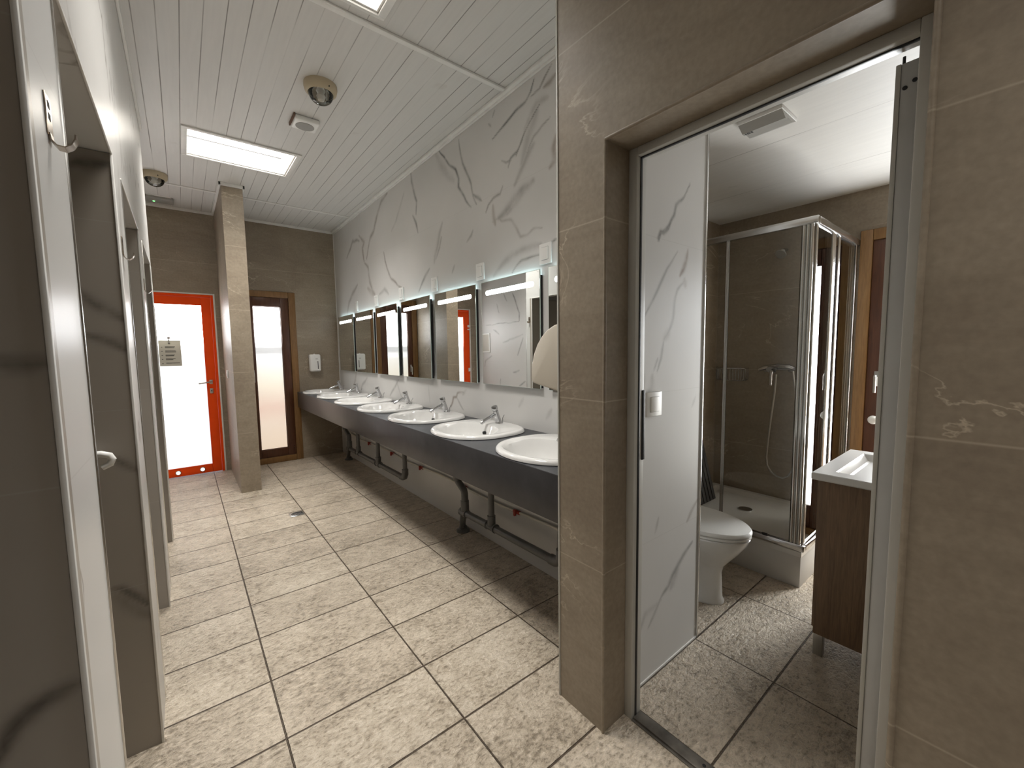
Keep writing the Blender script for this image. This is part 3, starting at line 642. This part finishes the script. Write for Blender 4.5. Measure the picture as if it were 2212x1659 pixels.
# counter: top with a cut-out per basin, front apron
def oval(cx, cy, ax_f, ax_b, ay, n=64, pf=2.0, pb=2.0):
    out = []
    for k in range(n):
        q = 2*math.pi*k/n; c, s = math.cos(q), math.sin(q); p = pb if c > 0 else pf; a = ax_b if c > 0 else ax_f
        out.append((cx+a*math.copysign(abs(c)**(2/p), c), cy+ay*math.copysign(abs(s)**(2/p), s)))
    return out
ct = thing('counter', ((X0+X1)/2, 3.55, ZT), 'long dark grey counter carrying the row of basins', 'counter')
mb = MB()
for c in CY:
    y0, y1 = c-PITCH/2, c+PITCH/2
    if c == CY[-1]: y1 = YF
    hole = oval(1.385, c, .205, .19, .245); n = len(hole); ring = []
    for hx, hy in hole:
        dx, dy = hx-1.385, hy-c; t = 1e9
        if dx > 1e-9: t = min(t, (X1-1.385)/dx)
        if dx < -1e-9: t = min(t, (X0-1.385)/dx)
        if dy > 1e-9: t = min(t, (y1-c)/dy)
        if dy < -1e-9: t = min(t, (y0-c)/dy)
        ring.append((1.385+dx*t, c+dy*t))
    # corners need vertices of their own
    for cx_, cy_ in ((X0, y0), (X0, y1), (X1, y0), (X1, y1)):
        k = min(range(n), key=lambda i: math.hypot(ring[i][0]-cx_, ring[i][1]-cy_)); ring[k] = (cx_, cy_)
    mb.rings([[(x, y, ZT-.03) for x, y in hole], [(x, y, ZT) for x, y in hole], [(x, y, ZT) for x, y in ring], [(x, y, ZT-.03) for x, y in ring], [(x, y, ZT-.03) for x, y in hole]], False, False)
mb.build('counter_top', 'counter', ct, smooth=False)
MB().box((X0-.002, 1.118, .693), (X0+.02, YF, ZT-.001), .002).build('apron', 'apron', ct)
# basins
def make_basin(c, label):
    t = thing('washbasin', (1.43, c, ZT), label, 'washbasin', 'white basins set into the grey counter')
    O = lambda f, dz: [(x, y, ZT+dz) for x, y in oval(1.43, c, .274*f, .262*f, .296*f, 72, 2.15, 2.9)]
    Oi = lambda d, dz: [(x, y, ZT+dz) for x, y in oval(1.43, c, .274-d, .262-d, .296-d, 72, 2.15, 2.8)]
    B = lambda f, dz, sh=0: [(x, y, ZT+dz) for x, y in oval(1.368+sh, c, .172*f, .150*f, .228*f, 72, 2.1, 2.3)]
    deck = lambda a, dz0, dz1: [(p[0]*(1-a)+q[0]*a, p[1]*(1-a)+q[1]*a, ZT+dz0+(dz1-dz0)*max(0, min(1, (p[0]-1.42)/.2))) for p, q in zip(Oi(.03, 0), B(1.0, 0))]
    rings = [B(1.12, .0006), O(.985, .0006), O(1.0, .004), Oi(.0005, .012), Oi(.004, .019), Oi(.011, .0235), Oi(.021, .0245), deck(.12, .0235, .0255), deck(.45, .020, .028), deck(.85, .016, .029), deck(.97, .014, .026), B(.985, .012), B(.95, -.005), B(.88, -.035), B(.78, -.068), B(.62, -.095), B(.42, -.11), B(.2, -.117), B(.1, -.119)]
    MB().rings(rings).build('bowl', 'ceramic', t)
    MB().lathe([(.004, .004), (.020, .004), (.023, .001), (.023, -.002)], (1.368, c, ZT-.1165)).build('waste', 'chrome', t)
    mb = MB().lathe([(.010, -.012), (.010, .004)], (1.4965, c-.0, ZT-.022), 'x', 20); mb.build('overflow_hole', 'darkhole', t)
    return t
b0 = make_basin(CY[0], 'white basin at the right, cut off by the beige corner')
ords = [None, 'white basin on the grey counter, second from the beige corner', 'white basin on the grey counter, third from the beige corner', 'white basin in the middle of the row, fourth from the far wall', 'white basin on the grey counter, third from the far wall', 'white basin on the grey counter, second from the far wall', 'white basin nearest the far wall and soap dispenser']
for k in range(1, 7): copy_thing(b0, (0, CY[k]-CY[0], 0), ords[k])
# self-closing taps
def make_tap(c, label):
    zb = ZT+.027
    t = thing('tap', (1.605, c, zb), label, 'tap', 'chrome push taps on the basins')
    ax = Vector((-.30, .05, 1)).normalized(); p = Vector((1.612, c, zb))
    mb = MB().lathe([(.026, -.002), (.026, .004), (.022, .010)], (1.612, c, zb)); mb.tube([p, p+ax*.03, p+ax*.062, p+ax*.086], [.0215, .0195, .018, .0185], 20); mb.build('body', 'chrome', t)
    q = p+ax*.086
    mb = MB().tube([q, q+ax*.004, q+ax*.006, q+ax*.030, q+ax*.033], [.015, .016, .0205, .022, .020], 22); mb.build('push_button', 'chrome', t)
    s0 = p+ax*.066; mb = MB().tube([s0, s0+Vector((-.035, 0, -.012)), s0+Vector((-.115, 0, -.044)), s0+Vector((-.122, 0, -.051))], [.015, .0125, .0115, .010], 16); mb.build('spout', 'chrome', t)
    mb = MB().tube([(1.640, c-.004, zb-.002), (1.640, c-.004, zb+.03), (1.652, c-.008, zb+.052)], .0028, 8); mb.build('waste_lever', 'chrome', t)
    return t
t0 = make_tap(CY[1], 'chrome tap on the second basin from the beige corner')
tl = {0: 'chrome tap on the basin cut off by the beige corner', 2: 'chrome tap on the third basin from the beige corner', 3: 'chrome tap on the middle basin, fourth from the far wall', 4: 'chrome tap on the third basin from the far wall', 5: 'chrome tap on the second basin from the far wall', 6: 'chrome tap on the basin nearest the far wall'}
for k, l in tl.items(): copy_thing(t0, (0, CY[k]-CY[1], 0), l)
# lit mirrors
MIR = [(1.145, 1.75), (1.826, 2.43), (2.51, 3.117), (3.19, 3.79), (3.863, 4.462), (4.545, 5.15), (5.235, 5.83)]
ml = ['lit mirror half hidden behind the paper towel dispenser', 'lit mirror reflecting white marble, beside the paper towel dispenser', 'lit mirror reflecting the red door stile', 'lit mirror fourth from the far wall', 'lit mirror third from the far wall', 'lit mirror second from the far wall, reflecting the soap dispenser', 'lit mirror in the far corner beside the soap dispenser']
for (y0, y1), l in zip(MIR, ml):
    yc = (y0+y1)/2; z0, z1 = 1.165, 1.874
    t = thing('mirror', (XR, yc, z0), l, 'mirror', 'lit mirrors above the basins')
    MB().box((1.682, y0+.004, z0+.004), (XR, y1-.004, z1-.03), .002).build('housing', 'black', t)
    g = MB().box((1.6755, y0, z0), (1.682, y1, z1), .0008, seg=1).build('glass', 'mirror', t)
    frame(MB(), 0, 1.6765, 1.6815, (y0-.0022, y1+.0022, z0-.0015, z1+.0022), (y0, y1, z0, z1), 0).build('glass_edge', 'glassedge', g)
    hw = (y1-y0)/2-.052
    pts = []
    for q in range(24):
        a = 2*math.pi*q/24; pts.append((yc+math.copysign(hw-.016, math.cos(a))+.016*math.cos(a), 1.797+.016*math.sin(a)))
    MB().prism(pts, 0, 1.6738, 1.6756).build('light_bar', 'led', t)
    MB().box((1.685, y0+.03, z1-.03), (1.700, y1-.03, z1-.022), .002).build('light_strip', 'ledup', t)
    if 3.1 < y0 < 4: t.rotation_euler.z = -.0185; t.location.x -= .0065      # these two hang slightly askew
# switches on the marble wall between the mirrors
def make_switch(name, face, nrm, c, w, h, label, group=None, cat='switch', mat='plastic'):
    """plate on the plane face (axis, value), bulging along nrm"""
    ax, val = face; ks = [0, 1, 2]; ks.remove(ax)
    t = thing(name, [c[0] if ks[0] == 0 else (val if ax == 0 else c[0]), 0, 0], label, cat, group)
    loc = [0, 0, 0]; loc[ax] = val; loc[ks[0]] = c[0]; loc[ks[1]] = c[1]; t.location = loc
    def B(mb, d0, d1, w_, h_, bev, off=0):
        a = [0, 0, 0]; b = [0, 0, 0]; a[ax] = val+nrm*d0; b[ax] = val+nrm*d1
        a[ks[0]] = c[0]-w_/2; b[ks[0]] = c[0]+w_/2; a[ks[1]] = c[1]-h_/2+off; b[ks[1]] = c[1]+h_/2+off
        return mb.box(a, b, bev)
    B(MB(), 0, .012, w, h, .003).build('plate', mat, t)
    B(MB(), .006, .0124, w*.60, h*.64, .001).build('rocker_gap', 'greyplastic', t)
    B(MB(), .006, .0165, w*.56, h*.60, .002).build('rocker', mat, t)
    return t
SY = [1.796, 2.472, 3.157, 3.83, 4.492, 5.147]
sl = ['white light switch on the marble nearest the beige corner', 'white light switch above the mirrors, second from the beige corner', 'white light switch above the mirrors, third from the beige corner', 'white light switch above the mirrors, third from the far wall', 'white light switch above the mirrors, second from the far wall', 'white light switch above the mirrors nearest the far wall']
s0 = make_switch('light_switch', (0, XR), -1, (SY[0], 1.962), .098, .118, sl[0], 'switches above the mirrors')
for y, l in zip(SY[1:], sl[1:]): copy_thing(s0, (0, y-SY[0], 0), l)
make_switch('light_switch', (0, .385), -1, (5.486, 1.183), .08, .085, 'small light switch on the side of the beige wall stub facing the red door')
make_switch('light_switch', (0, .56), 1, (5.40, 1.46), .08, .085, 'upper switch on the stub wall, seen in a mirror')
make_switch('light_switch', (0, .56), 1, (5.36, 1.215), .08, .085, 'lower switch on the stub wall, seen in a mirror')
make_switch('light_switch', (1, .935), -1, (1.467, 1.177), .104, .098, 'white light switch on the marble panel inside the bathroom')
# soap dispenser on the far wall
t = thing('soap_dispenser', (1.378, YF, 1.155), 'white soap dispenser on the beige far wall above the counter end', 'soap dispenser')
MB().box((1.31, YF-.095, 1.157), (1.445, YF, 1.385), .022, seg=4).build('case', 'plastic', t)
MB().box((1.402, YF-.0965, 1.19), (1.410, YF-.09, 1.293), .001).build('level_window', 'darkhole', t)
MB().box((1.378, YF-.0965, 1.318), (1.405, YF-.09, 1.326), .001).build('badge', 'greyplastic', t)
MB().box((1.36, YF-.100, 1.170), (1.435, YF-.09, 1.186), .003).build('push_lip', 'plastic', t)
MB().box((1.368, YF-.05, 1.383), (1.385, YF-.03, 1.391), .002).build('latch', 'plastic', t)
# paper towel dispenser on the hidden end of the beige wall
t = thing('paper_towel_dispenser', (1.28, 1.117, 1.235), 'rounded cream paper towel dispenser sticking out past the beige corner', 'paper dispenser')
prof = [(1.1172, 1.232), (1.292, 1.262), (1.300, 1.272), (1.302, 1.31), (1.298, 1.345), (1.286, 1.385), (1.266, 1.422), (1.238, 1.455), (1.205, 1.480), (1.165, 1.497), (1.1172, 1.505)]
bm = bmesh.new(); a = [bm.verts.new((1.142, y, z)) for y, z in prof]; b = [bm.verts.new((1.42, y, z)) for y, z in prof]
bm.faces.new(a); bm.faces.new(b[::-1]); [bm.faces.new((a[i], b[i], b[(i+1) % len(a)], a[(i+1) % len(a)])) for i in range(len(a))]
bmesh.ops.recalc_face_normals(bm, faces=bm.faces[:])
bmesh.ops.bevel(bm, geom=[e for e in bm.edges if abs(e.verts[0].co.x-e.verts[1].co.x) < 1e-6], offset=.008, segments=3, profile=.5, affect='EDGES')
MB().bm(bm).build('case', 'cream', t)
MB().box((1.17, 1.14, 1.2285), (1.39, 1.20, 1.242), .002).build('outlet', 'greyplastic', t)
# drains under the counter
def pipes(loc_y, label, drops, s_top, s_low, floor_y, end):
    PX = 1.565; t = thing('drain_pipe', (PX, loc_y, 0), label, 'drain pipe', 'drain pipes under the counter')
    zh = .205
    mb = MB().tube([(PX, s_top, .74), (PX, s_top, .45), (PX, s_top-.008, .425), (PX, s_low+.008, .375), (PX, s_low, .35), (PX, s_low, .24)], .026, 18)
    for z0, z1 in ((.43, .50),): mb.tube([(PX, s_top, z0), (PX, s_top, z1)], .031, 18)
    mb.tube([(PX, s_low, .225), (PX, s_low, .30)], .031, 18); mb.build('s_bend', 'pipe', t)
    mb = MB().tube([(PX, s_low+.045, zh), (PX, end+.05, zh+.012)], .0245, 18)
    mb.tube([(PX, s_low+.052, zh), (PX, s_low-.03, zh)], .030, 18)
    mb.tube([(PX, end+.085, zh+.012), (PX, end+.05, zh+.012), (PX, end+.018, zh+.025), (PX, end, zh+.055), (PX, end, zh+.10)], .030, 18); mb.build('horizontal_run', 'pipe', t)
    for y in drops:
        mb = MB().tube([(PX, y, zh+.03), (PX, y, .74)], .021, 16); mb.tube([(PX, y, zh+.02), (PX, y, zh+.085)], .028, 16); mb.tube([(PX, y+.05, zh+.008), (PX, y+.04, zh+.008)], .031, 16); mb.tube([(PX, y-.04, zh+.008), (PX, y-.05, zh+.008)], .031, 16)
        mb.build('drop_pipe', 'pipe', t)
    MB().tube([(PX, end, zh+.08), (PX, end, .74)], .021, 16).build('drop_pipe', 'pipe', t)
    mb = MB().tube([(PX, s_low+.02, zh-.01), (PX+.02, (s_low+floor_y)/2, .11), (PX+.06, floor_y, .04), (PX+.065, floor_y, .003)], .024, 16)
    mb.lathe([(.052, .001), (.052, .012), (.034, .022), (.03, .04)], (PX+.065, floor_y, 0)); mb.build('floor_outlet', 'pipe', t)
pipes(2.1, 'grey drain pipes under the near basins, ending in an elbow at the beige corner', [2.205], 2.64, 2.54, 2.68, 1.545)
pipes(4.4, 'grey drain pipes under the far basins, next to the far wall', [4.90, 4.262], 5.38, 5.23, 5.50, 3.585)
t = thing('water_supply_pipe', (1.69, 3.6, .32), 'thin pale water pipe with red valves along the foot of the marble wall', 'water pipe')
pts = []
VY = [4.843, 4.167, 3.49, 2.741, 2.081]
yy = 5.6
while yy > 1.2: pts.append((1.688, yy, .322+.010*math.sin(yy*4.6))); yy -= .08
MB().tube(pts, .0085, 10).build('pipe_run', 'supply', t)
for y in VY:
    z = .322+.010*math.sin(y*4.6)
    mb = MB().tube([(1.688, y-.03, z), (1.688, y+.03, z)], .013, 12); mb.box((1.66, y-.008, z-.02), (1.676, y+.008, z+.02), .002); mb.tube([(1.688, y, z), (1.664, y, z)], .006, 8); mb.build('valve', 'redvalve', t)
mb = MB().tube([(1.69, 5.05, .69), (1.69, 5.05, .36), (1.688, 5.02, .322)], .008, 10); mb.build('riser', 'supply', t)
# ceiling fittings
def lamp(cx, cy, label):
    t = thing('ceiling_lamp', (cx, cy, H_C), label, 'ceiling lamp', 'round ceiling lamps')
    MB().lathe([(.094, 0), (.095, -.018), (.090, -.040), (.080, -.050), (.074, -.053), (.070, -.050), (.070, -.02)], (cx, cy, H_C), n=56).build('base', 'tan', t)
    prof = [(.0705*math.cos(q), -.050-.062*math.sin(q)) for q in [i*math.pi/2/12 for i in range(13)]]
    MB().lathe(prof, (cx, cy, H_C), n=56).build('glass_dome', 'dome', t)
    MB().lathe([(.069, -.024), (.069, -.026), (.03, -.022)], (cx, cy, H_C), n=40).build('reflector', 'plastic', t)
    b = MB().lathe([(.001, -.095), (.018, -.088), (.026, -.066), (.016, -.045), (.014, -.022)], (cx, cy, H_C), n=24).build('bulb', 'plastic', t)
    MB().lathe([(.005, -.002), (.005, .003)], (cx+.025, cy-.086, H_C-.036), 'y', 12).build('screw', 'black', t)
    return t
l0 = lamp(.762, 2.79, 'round ceiling lamp in the middle of the ceiling, above the small speaker')
copy_thing(l0, (-.095-.762, 5.0-2.79, 0), 'round ceiling lamp near the far wall, above the red door')
t = thing('ceiling_speaker', (.78, 3.275, H_C), 'small white speaker box with oval grille on the ceiling', 'speaker')
MB().box((.702, 3.20, H_C-.034), (.862, 3.352, H_C), .012, seg=3).build('case', 'plastic', t)
mb = MB(); el = [(.778+.060*math.cos(2*math.pi*k/40), 3.282+.055*math.sin(2*math.pi*k/40)) for k in range(40)]
mb.prism(el, 2, H_C-.0365, H_C-.03); mb.build('grille', 'greyplastic', t)
mb = MB().box((.692, 3.195, H_C-.02), (.701, 3.36, H_C), .001); mb.build('bracket', 'rust', t)
t = thing('emergency_light', (-.08, 5.74, H_C), 'slim grey emergency light with green lamp above the red door', 'emergency light')
MB().box((-.20, 5.655, H_C-.03), (.03, 5.825, H_C), .008, seg=3).build('case', 'greyplastic', t)
MB().box((-.185, 5.64, H_C-.006), (.015, 5.84, H_C), .001).build('mounting_plate', 'plastic', t)
MB().lathe([(.001, -.036), (.008, -.034), (.010, -.029)], (-.13, 5.76, H_C), n=16).build('indicator', 'greenled', t)
# floor drain
t = thing('floor_drain', (.697, 3.917, 0), 'small square steel floor drain in the tiles', 'floor drain')
MB().box((.643, 3.863, 0), (.751, 3.971, .003), .001).build('plate', 'steel', t)
MB().lathe([(.041, .003), (.041, .0036)], (.697, 3.917, 0), n=32).build('opening', 'darkhole', t)
mb = MB()
for k in range(-3, 4): mb.box((.697+k*.010-.002, 3.917-.034, .0032), (.697+k*.010+.002, 3.917+.012, .0045))
mb.build('grate', 'steel', t)
# coat hooks on the cubicle piers
def hook(y, zt, label):
    t = thing('coat_hook', (XL, y, zt-.06), label, 'hook', 'steel hooks on the cubicle piers')
    mb = MB().box((XL, y-.018, zt-.062), (XL+.0022, y+.018, zt), .0008, seg=1); mb.build('plate', 'hookmetal', t)
    path = [(XL+.001, zt-.058), (XL+.002, zt-.068), (XL+.008, zt-.076), (XL+.017, zt-.077), (XL+.025, zt-.071), (XL+.030, zt-.061), (XL+.031, zt-.054)]
    mb = MB(); rg = []
    for (x, z), (nx, nz) in zip(path, [(1, 0), (.9, .4), (.5, .9), (0, 1), (-.5, .8), (-.9, .4), (-1, .1)]):
        rg.append([(x, y-.011, z), (x, y+.011, z), (x+nx*.002, y+.011, z+nz*.002), (x+nx*.002, y-.011, z+nz*.002)])
    mb.rings(rg, True, True); mb.build('hook_arm', 'hookmetal', t)
    mb = MB()
    for dz in (.014, .032): mb.box((XL+.0020, y-.006, zt-dz-.005), (XL+.0026, y+.006, zt-dz+.005))
    mb.build('slot', 'darkhole', t)
    return t
h0 = hook(.962, 1.80, 'large steel hook on the nearest white pier at the left')
copy_thing(h0, (0, 1.985-.962, .012), 'steel hook on the second white pier from the left')
copy_thing(h0, (0, 3.06-.962, .02), 'steel hook on the third white pier, level with the top of the red door')
copy_thing(h0, (0, 4.0-.962, .02), 'steel hook on the last pier, seen only in a mirror')
# bent white handle inside the second cubicle
t = thing('wall_handle', (-.245, 1.885, 1.085), 'bent white plastic handle on the dark grey partition', 'handle')
mb = MB().tube([(-.262, 1.884, 1.083), (-.260, 1.86, 1.085), (-.246, 1.842, 1.087), (-.222, 1.836, 1.087), (-.203, 1.836, 1.080), (-.197, 1.836, 1.067), (-.203, 1.836, 1.052), (-.222, 1.836, 1.043)], [.010, .010, .0105, .0105, .0105, .0105, .010, .009], 14)
mb.build('grip', 'plastic', t); MB().lathe([(.018, -.004), (.018, 0)], (-.262, 1.885, 1.083), 'y', 24).build('rosette', 'plastic', t)
# framed notice in the alcove, seen in a mirror
t = thing('framed_notice', (-.70, 5.765, 1.37), 'small white framed notice on the alcove marble, seen only in a mirror', 'notice')
frame(MB(), 0, -.70, -.688, (5.65, 5.88, 1.37, 1.69), (5.668, 5.862, 1.388, 1.672), .002).build('frame', 'plastic', t)
MB().box((-.699, 5.668, 1.388), (-.693, 5.862, 1.672)).build('sheet', 'paper', t)
# ------------------------------------------------------------------ small bathroom
# shower
SX, SY0 = 2.716, .756
t = thing('shower_tray', (3.15, 1.2, 0), 'raised white shower tray on a marble plinth in the bathroom corner', 'shower tray')
MB().box((SX, SY0, 0), (3.58, 1.67, .185), .002).build('plinth', 'marble_plain', t)
mb = MB(); x0, x1, y0, y1 = SX-.004, 3.58, SY0-.004, 1.67
R = lambda d, z: [(x0+d, y0+d, z), (x1-d, y0+d, z), (x1-d, y1-d, z), (x0+d, y1-d, z)]
mb.rings([R(0, .186), R(0, .214), R(.006, .220), R(.05, .220), R(.07, .205), R(.09, .198)], True, True); mb.build('tray', 'ceramic', t, smooth=False)
MB().lathe([(.045, .199), (.045, .204), (.03, .207)], (3.2, 1.25, 0)).build('waste', 'chrome', t)
t = thing('shower_enclosure', (SX, SY0, .22), 'square glass shower enclosure with bright metal frame', 'shower enclosure')
mb = MB().box((SX-.018, SY0-.018, 2.060), (SX+.018, 1.67, 2.100), .004); mb.build('top_rail', 'alu', t)
mb = MB().box((SX+.0185, SY0-.018, 2.060), (3.58, SY0+.018, 2.100), .004); mb.build('top_rail', 'alu', t)
mb = MB().box((SX-.02, SY0-.02, .221), (SX+.016, 1.67, .262), .010, seg=3); mb.build('bottom_rail', 'chrome', t)
mb = MB().box((SX+.0165, SY0-.02, .221), (3.58, SY0+.016, .262), .010, seg=3); mb.build('bottom_rail', 'chrome', t)
def post(a, b):
    mb = MB(); (ax_, ay_), (bx_, by_) = a, b; n = 3
    if abs(bx_-ax_) > abs(by_-ay_):
        for k in range(n): u = ax_+(bx_-ax_)*(k+.5)/n; mb.tube([(u, (ay_+by_)/2, .262), (u, (ay_+by_)/2, 2.06)], (bx_-ax_)/n*.52, 12)
    else:
        for k in range(n): u = ay_+(by_-ay_)*(k+.5)/n; mb.tube([((ax_+bx_)/2, u, .262), ((ax_+bx_)/2, u, 2.06)], (by_-ay_)/n*.52, 12)
    mb.build('upright', 'alu', t)
post((SX-.01, SY0+.004), (SX+.01, SY0+.062)); post((SX-.006, 1.200), (SX+.006, 1.222)); post((SX-.01, 1.645), (SX+.01, 1.67))
post((SX+.022, SY0-.01), (SX+.046, SY0+.01)); post((3.02, SY0-.008), (3.075, SY0+.008)); post((3.145, SY0-.012), (3.18, SY0+.012)); post((3.545, SY0-.01), (3.58, SY0+.01))
for a, b in (((SX-.003, SY0+.062, .262), (SX+.003, 1.202, 2.06)), ((SX-.003, 1.222, .262), (SX+.003, 1.645, 2.06)), ((SX+.046, SY0-.003, .262), (3.022, SY0+.003, 2.06)), ((3.075, SY0-.003, .262), (3.546, SY0+.003, 2.06))):
    MB().box(a, b).build('glass_panel', 'glass', t, smooth=False)
mb = MB().box((SX-.022, SY0+.17, .262), (SX-.012, SY0+.20, .275), .002); mb.build('roller_catch', 'black', t)
# mixer, hose, head, basket, mat
t = thing('shower_mixer', (3.58, 1.18, 1.22), 'chrome shower mixer with hand shower and hanging hose', 'shower mixer')
mb = MB()
for y in (1.10, 1.27): mb.tube([(3.58, y, 1.225), (3.535, y, 1.225)], .018, 16)
mb.tube([(3.52, 1.31, 1.222), (3.52, 1.27, 1.236), (3.52, 1.18, 1.246), (3.52, 1.10, 1.244), (3.52, 1.062, 1.232)], [.012, .022, .027, .022, .012], 18); mb.build('body', 'chrome', t)
mb = MB().tube([(3.49, 1.21, 1.225), (3.475, 1.21, 1.18), (3.48, 1.212, 1.11)], [.012, .013, .011], 14); mb.tube([(3.49, 1.21, 1.238), (3.475, 1.21, 1.224)], [.03, .034], 20); mb.build('hand_shower', 'chrome', t)
hp = [(1.184, 1.19), (1.19, 1.05), (1.207, .866), (1.222, .68), (1.230, .545), (1.222, .48), (1.193, .435), (1.155, .41), (1.115, .405), (1.08, .425), (1.053, .482), (1.03, .597), (1.04, .85), (1.054, 1.064), (1.066, 1.15), (1.075, 1.22)]
MB().tube([(3.505, y, z) for y, z in hp], .0065, 10).build('hose', 'steel', t)
t = thing('overhead_shower', (3.58, 1.17, 2.09), 'small chrome shower head high on the beige shower wall', 'shower head')
mb = MB().tube([(3.58, 1.17, 2.12), (3.53, 1.17, 2.115), (3.50, 1.17, 2.10)], .011, 14); mb.build('arm', 'chrome', t)
mb = MB().tube([(3.505, 1.17, 2.105), (3.49, 1.172, 2.09), (3.478, 1.174, 2.078), (3.472, 1.175, 2.072)], [.014, .022, .036, .036], 24); mb.build('rose', 'greyplastic', t)
t = thing('wire_basket', (3.58, 1.53, 1.13), 'chrome wire soap basket on the shower wall', 'basket')
arc = lambda r, z, n=21: [(3.578-r*.75*math.sin(math.pi*k/(n-1)), 1.535+r*math.cos(math.pi*k/(n-1)), z) for k in range(n)]
mb = MB().tube(arc(.125, 1.228), .006, 10); mb.tube([(3.575, 1.66, 1.228), (3.575, 1.41, 1.228)], .005, 8); mb.build('rim', 'chrome', t)
mb = MB()
for p in arc(.122, 1.228, 19): mb.tube([p, (p[0], p[1], 1.14), (3.578-(3.578-p[0])*.9, 1.535+(p[1]-1.535)*.9, 1.13)], .0028, 6)
mb.tube(arc(.112, 1.13), .003, 8); mb.build('wires', 'chrome', t)
R1 = Matrix.Translation((0, 1.487, .205)) @ Matrix.Rotation(math.radians(-14.5), 4, 'X')
t = thing('shower_mat', (3.1, 1.50, .21), 'dark slatted shower board leaning in the shower corner', 'shower mat')
mb = MB().box((2.90, 0, .001), (3.235, .014, .56), .003, rot=R1)
for k in range(7): mb.box((2.905+k*.047, -.010, .006), (2.905+k*.047+.036, .0, .555), .002, rot=R1)
mb.build('slats', 'mat', t)
# toilet
t = thing('toilet', (2.24, 1.25, 0), 'white toilet with closed lid beside the marble panel', 'toilet')
TX = 2.235
def egg(cy, hx, f, b, z, n=56):
    out = []
    for k in range(n):
        q = 2*math.pi*k/n; s_, c_ = math.sin(q), math.cos(q); out.append((TX+hx*c_*(1 if s_ > -.3 else 1), cy+(b if s_ > 0 else f)*s_, z))
    return out
rings = [egg(1.22, .112, .250, .30, 0), egg(1.22, .112, .250, .30, .012), egg(1.22, .102, .240, .29, .03), egg(1.22, .098, .234, .29, .17), egg(1.21, .102, .236, .29, .21), egg(1.19, .122, .252, .28, .255), egg(1.17, .150, .275, .27, .31), egg(1.15, .175, .288, .27, .36), egg(1.14, .184, .290, .27, .392), egg(1.14, .180, .286, .265, .398)]
MB().rings(rings, True, True).build('bowl', 'ceramic', t)
MB().rings([egg(1.14, .178, .288, .26, .400), egg(1.14, .186, .294, .26, .404), egg(1.14, .186, .294, .26, .414), egg(1.14, .180, .288, .258, .417)], True, True).build('seat', 'plastic', t)
MB().rings([egg(1.14, .180, .290, .25, .4195), egg(1.14, .188, .297, .255, .423), egg(1.14, .188, .297, .255, .432), egg(1.14, .182, .290, .25, .441), egg(1.14, .150, .25, .22, .448), egg(1.14, .08, .14, .12, .452)], True, True).build('lid', 'plastic', t)
MB().box((TX-.18, 1.47, .399), (TX+.18, 1.65, .80), .02, seg=3).build('cistern', 'ceramic', t)
# vanity
t = thing('vanity_cabinet', (2.44, .3, 0), 'brown wood vanity cabinet on short legs beside the open bathroom door', 'cabinet')
MB().box((2.165, .06, .10), (2.183, .545, .818), .002).box((2.702, .06, .10), (2.72, .545, .818), .002).box((2.183, .06, .10), (2.702, .078, .818), .001).box((2.183, .078, .10), (2.702, .545, .118), .001).build('carcass', 'walnut', t)
for x, y in ((2.185, .525), (2.70, .525), (2.185, .08), (2.70, .08)): MB().box((x-.018, y-.018, 0), (x+.018, y+.018, .10), .003).build('leg', 'steel', t)
mb = MB().box((2.20, .545, .11), (2.44, .560, .81), .003); mb.build('cabinet_door', 'walnut', t); mb = MB().box((2.446, .545, .11), (2.69, .560, .81), .003); mb.build('cabinet_door', 'walnut', t)
t = thing('vanity_basin', (2.44, .3, .82), 'white rectangular basin top on the brown vanity cabinet', 'washbasin')
R = lambda x0, x1, y0, y1, z: [(x0, y0, z), (x1, y0, z), (x1, y1, z), (x0, y1, z)]
mb = MB().rings([R(2.125, 2.745, .035, .562, .819), R(2.122, 2.748, .033, .565, .824), R(2.122, 2.748, .033, .565, .848), R(2.125, 2.745, .036, .562, .851), R(2.20, 2.68, .12, .497, .851), R(2.206, 2.674, .126, .491, .847), R(2.225, 2.655, .145, .472, .822), R(2.30, 2.58, .21, .40, .800), R(2.42, 2.46, .29, .31, .790)], True, True)
mb.build('basin', 'basin_matt', t, smooth=False)
MB().lathe([(.022, .790), (.022, .795), (.014, .796)], (2.44, .30, 0)).build('waste', 'chrome', t)
t = thing('vanity_tap', (2.44, .085, .851), 'chrome mixer tap at the back of the vanity basin', 'tap')
mb = MB().tube([(2.44, .085, .851), (2.44, .085, .95)], .02, 18); mb.tube([(2.44, .085, .93), (2.44, .20, .945), (2.44, .215, .93)], .012, 14); mb.build('body', 'chrome', t)
MB().tube([(2.44, .085, .95), (2.44, .06, .985), (2.44, .05, 1.01)], [.019, .009, .007], 12).build('lever', 'chrome', t)
# extractor fan in the bathroom ceiling
t = thing('extractor_fan', (2.12, .79, 2.42), 'grey white extractor fan on the bathroom ceiling', 'extractor fan')
bm_ = MB().box((2.035, .703, 2.402), (2.215, .884, 2.42), .004); bm_.build('base', 'plastic', t)
pr = [(2.04, 2.402), (2.07, 2.386), (2.085, 2.378), (2.105, 2.378), (2.108, 2.388), (2.165, 2.385), (2.21, 2.402)]
bm = MB(); vs0 = [(x, .706, z) for x, z in pr]; vs1 = [(x, .881, z) for x, z in pr]; n = len(pr)
bm.raw(vs0+vs1, [tuple(range(n))[::-1], tuple(range(n, 2*n))]+[(i, (i+1) % n, n+(i+1) % n, n+i) for i in range(n)]); bm.build('cover', 'fangrey', t, smooth=False)
mb = MB()
for k, (a, b) in enumerate(((0, .004), (.006, .007), (.009, .014), (.0155, .0205), (.022, .023), (.025, .032))): mb.box((2.087+(.004 if k in (1, 4) else 0), .872-b, 2.3772), (2.103, .872-a, 2.3785))
mb.build('printed_mark', 'ink', t)
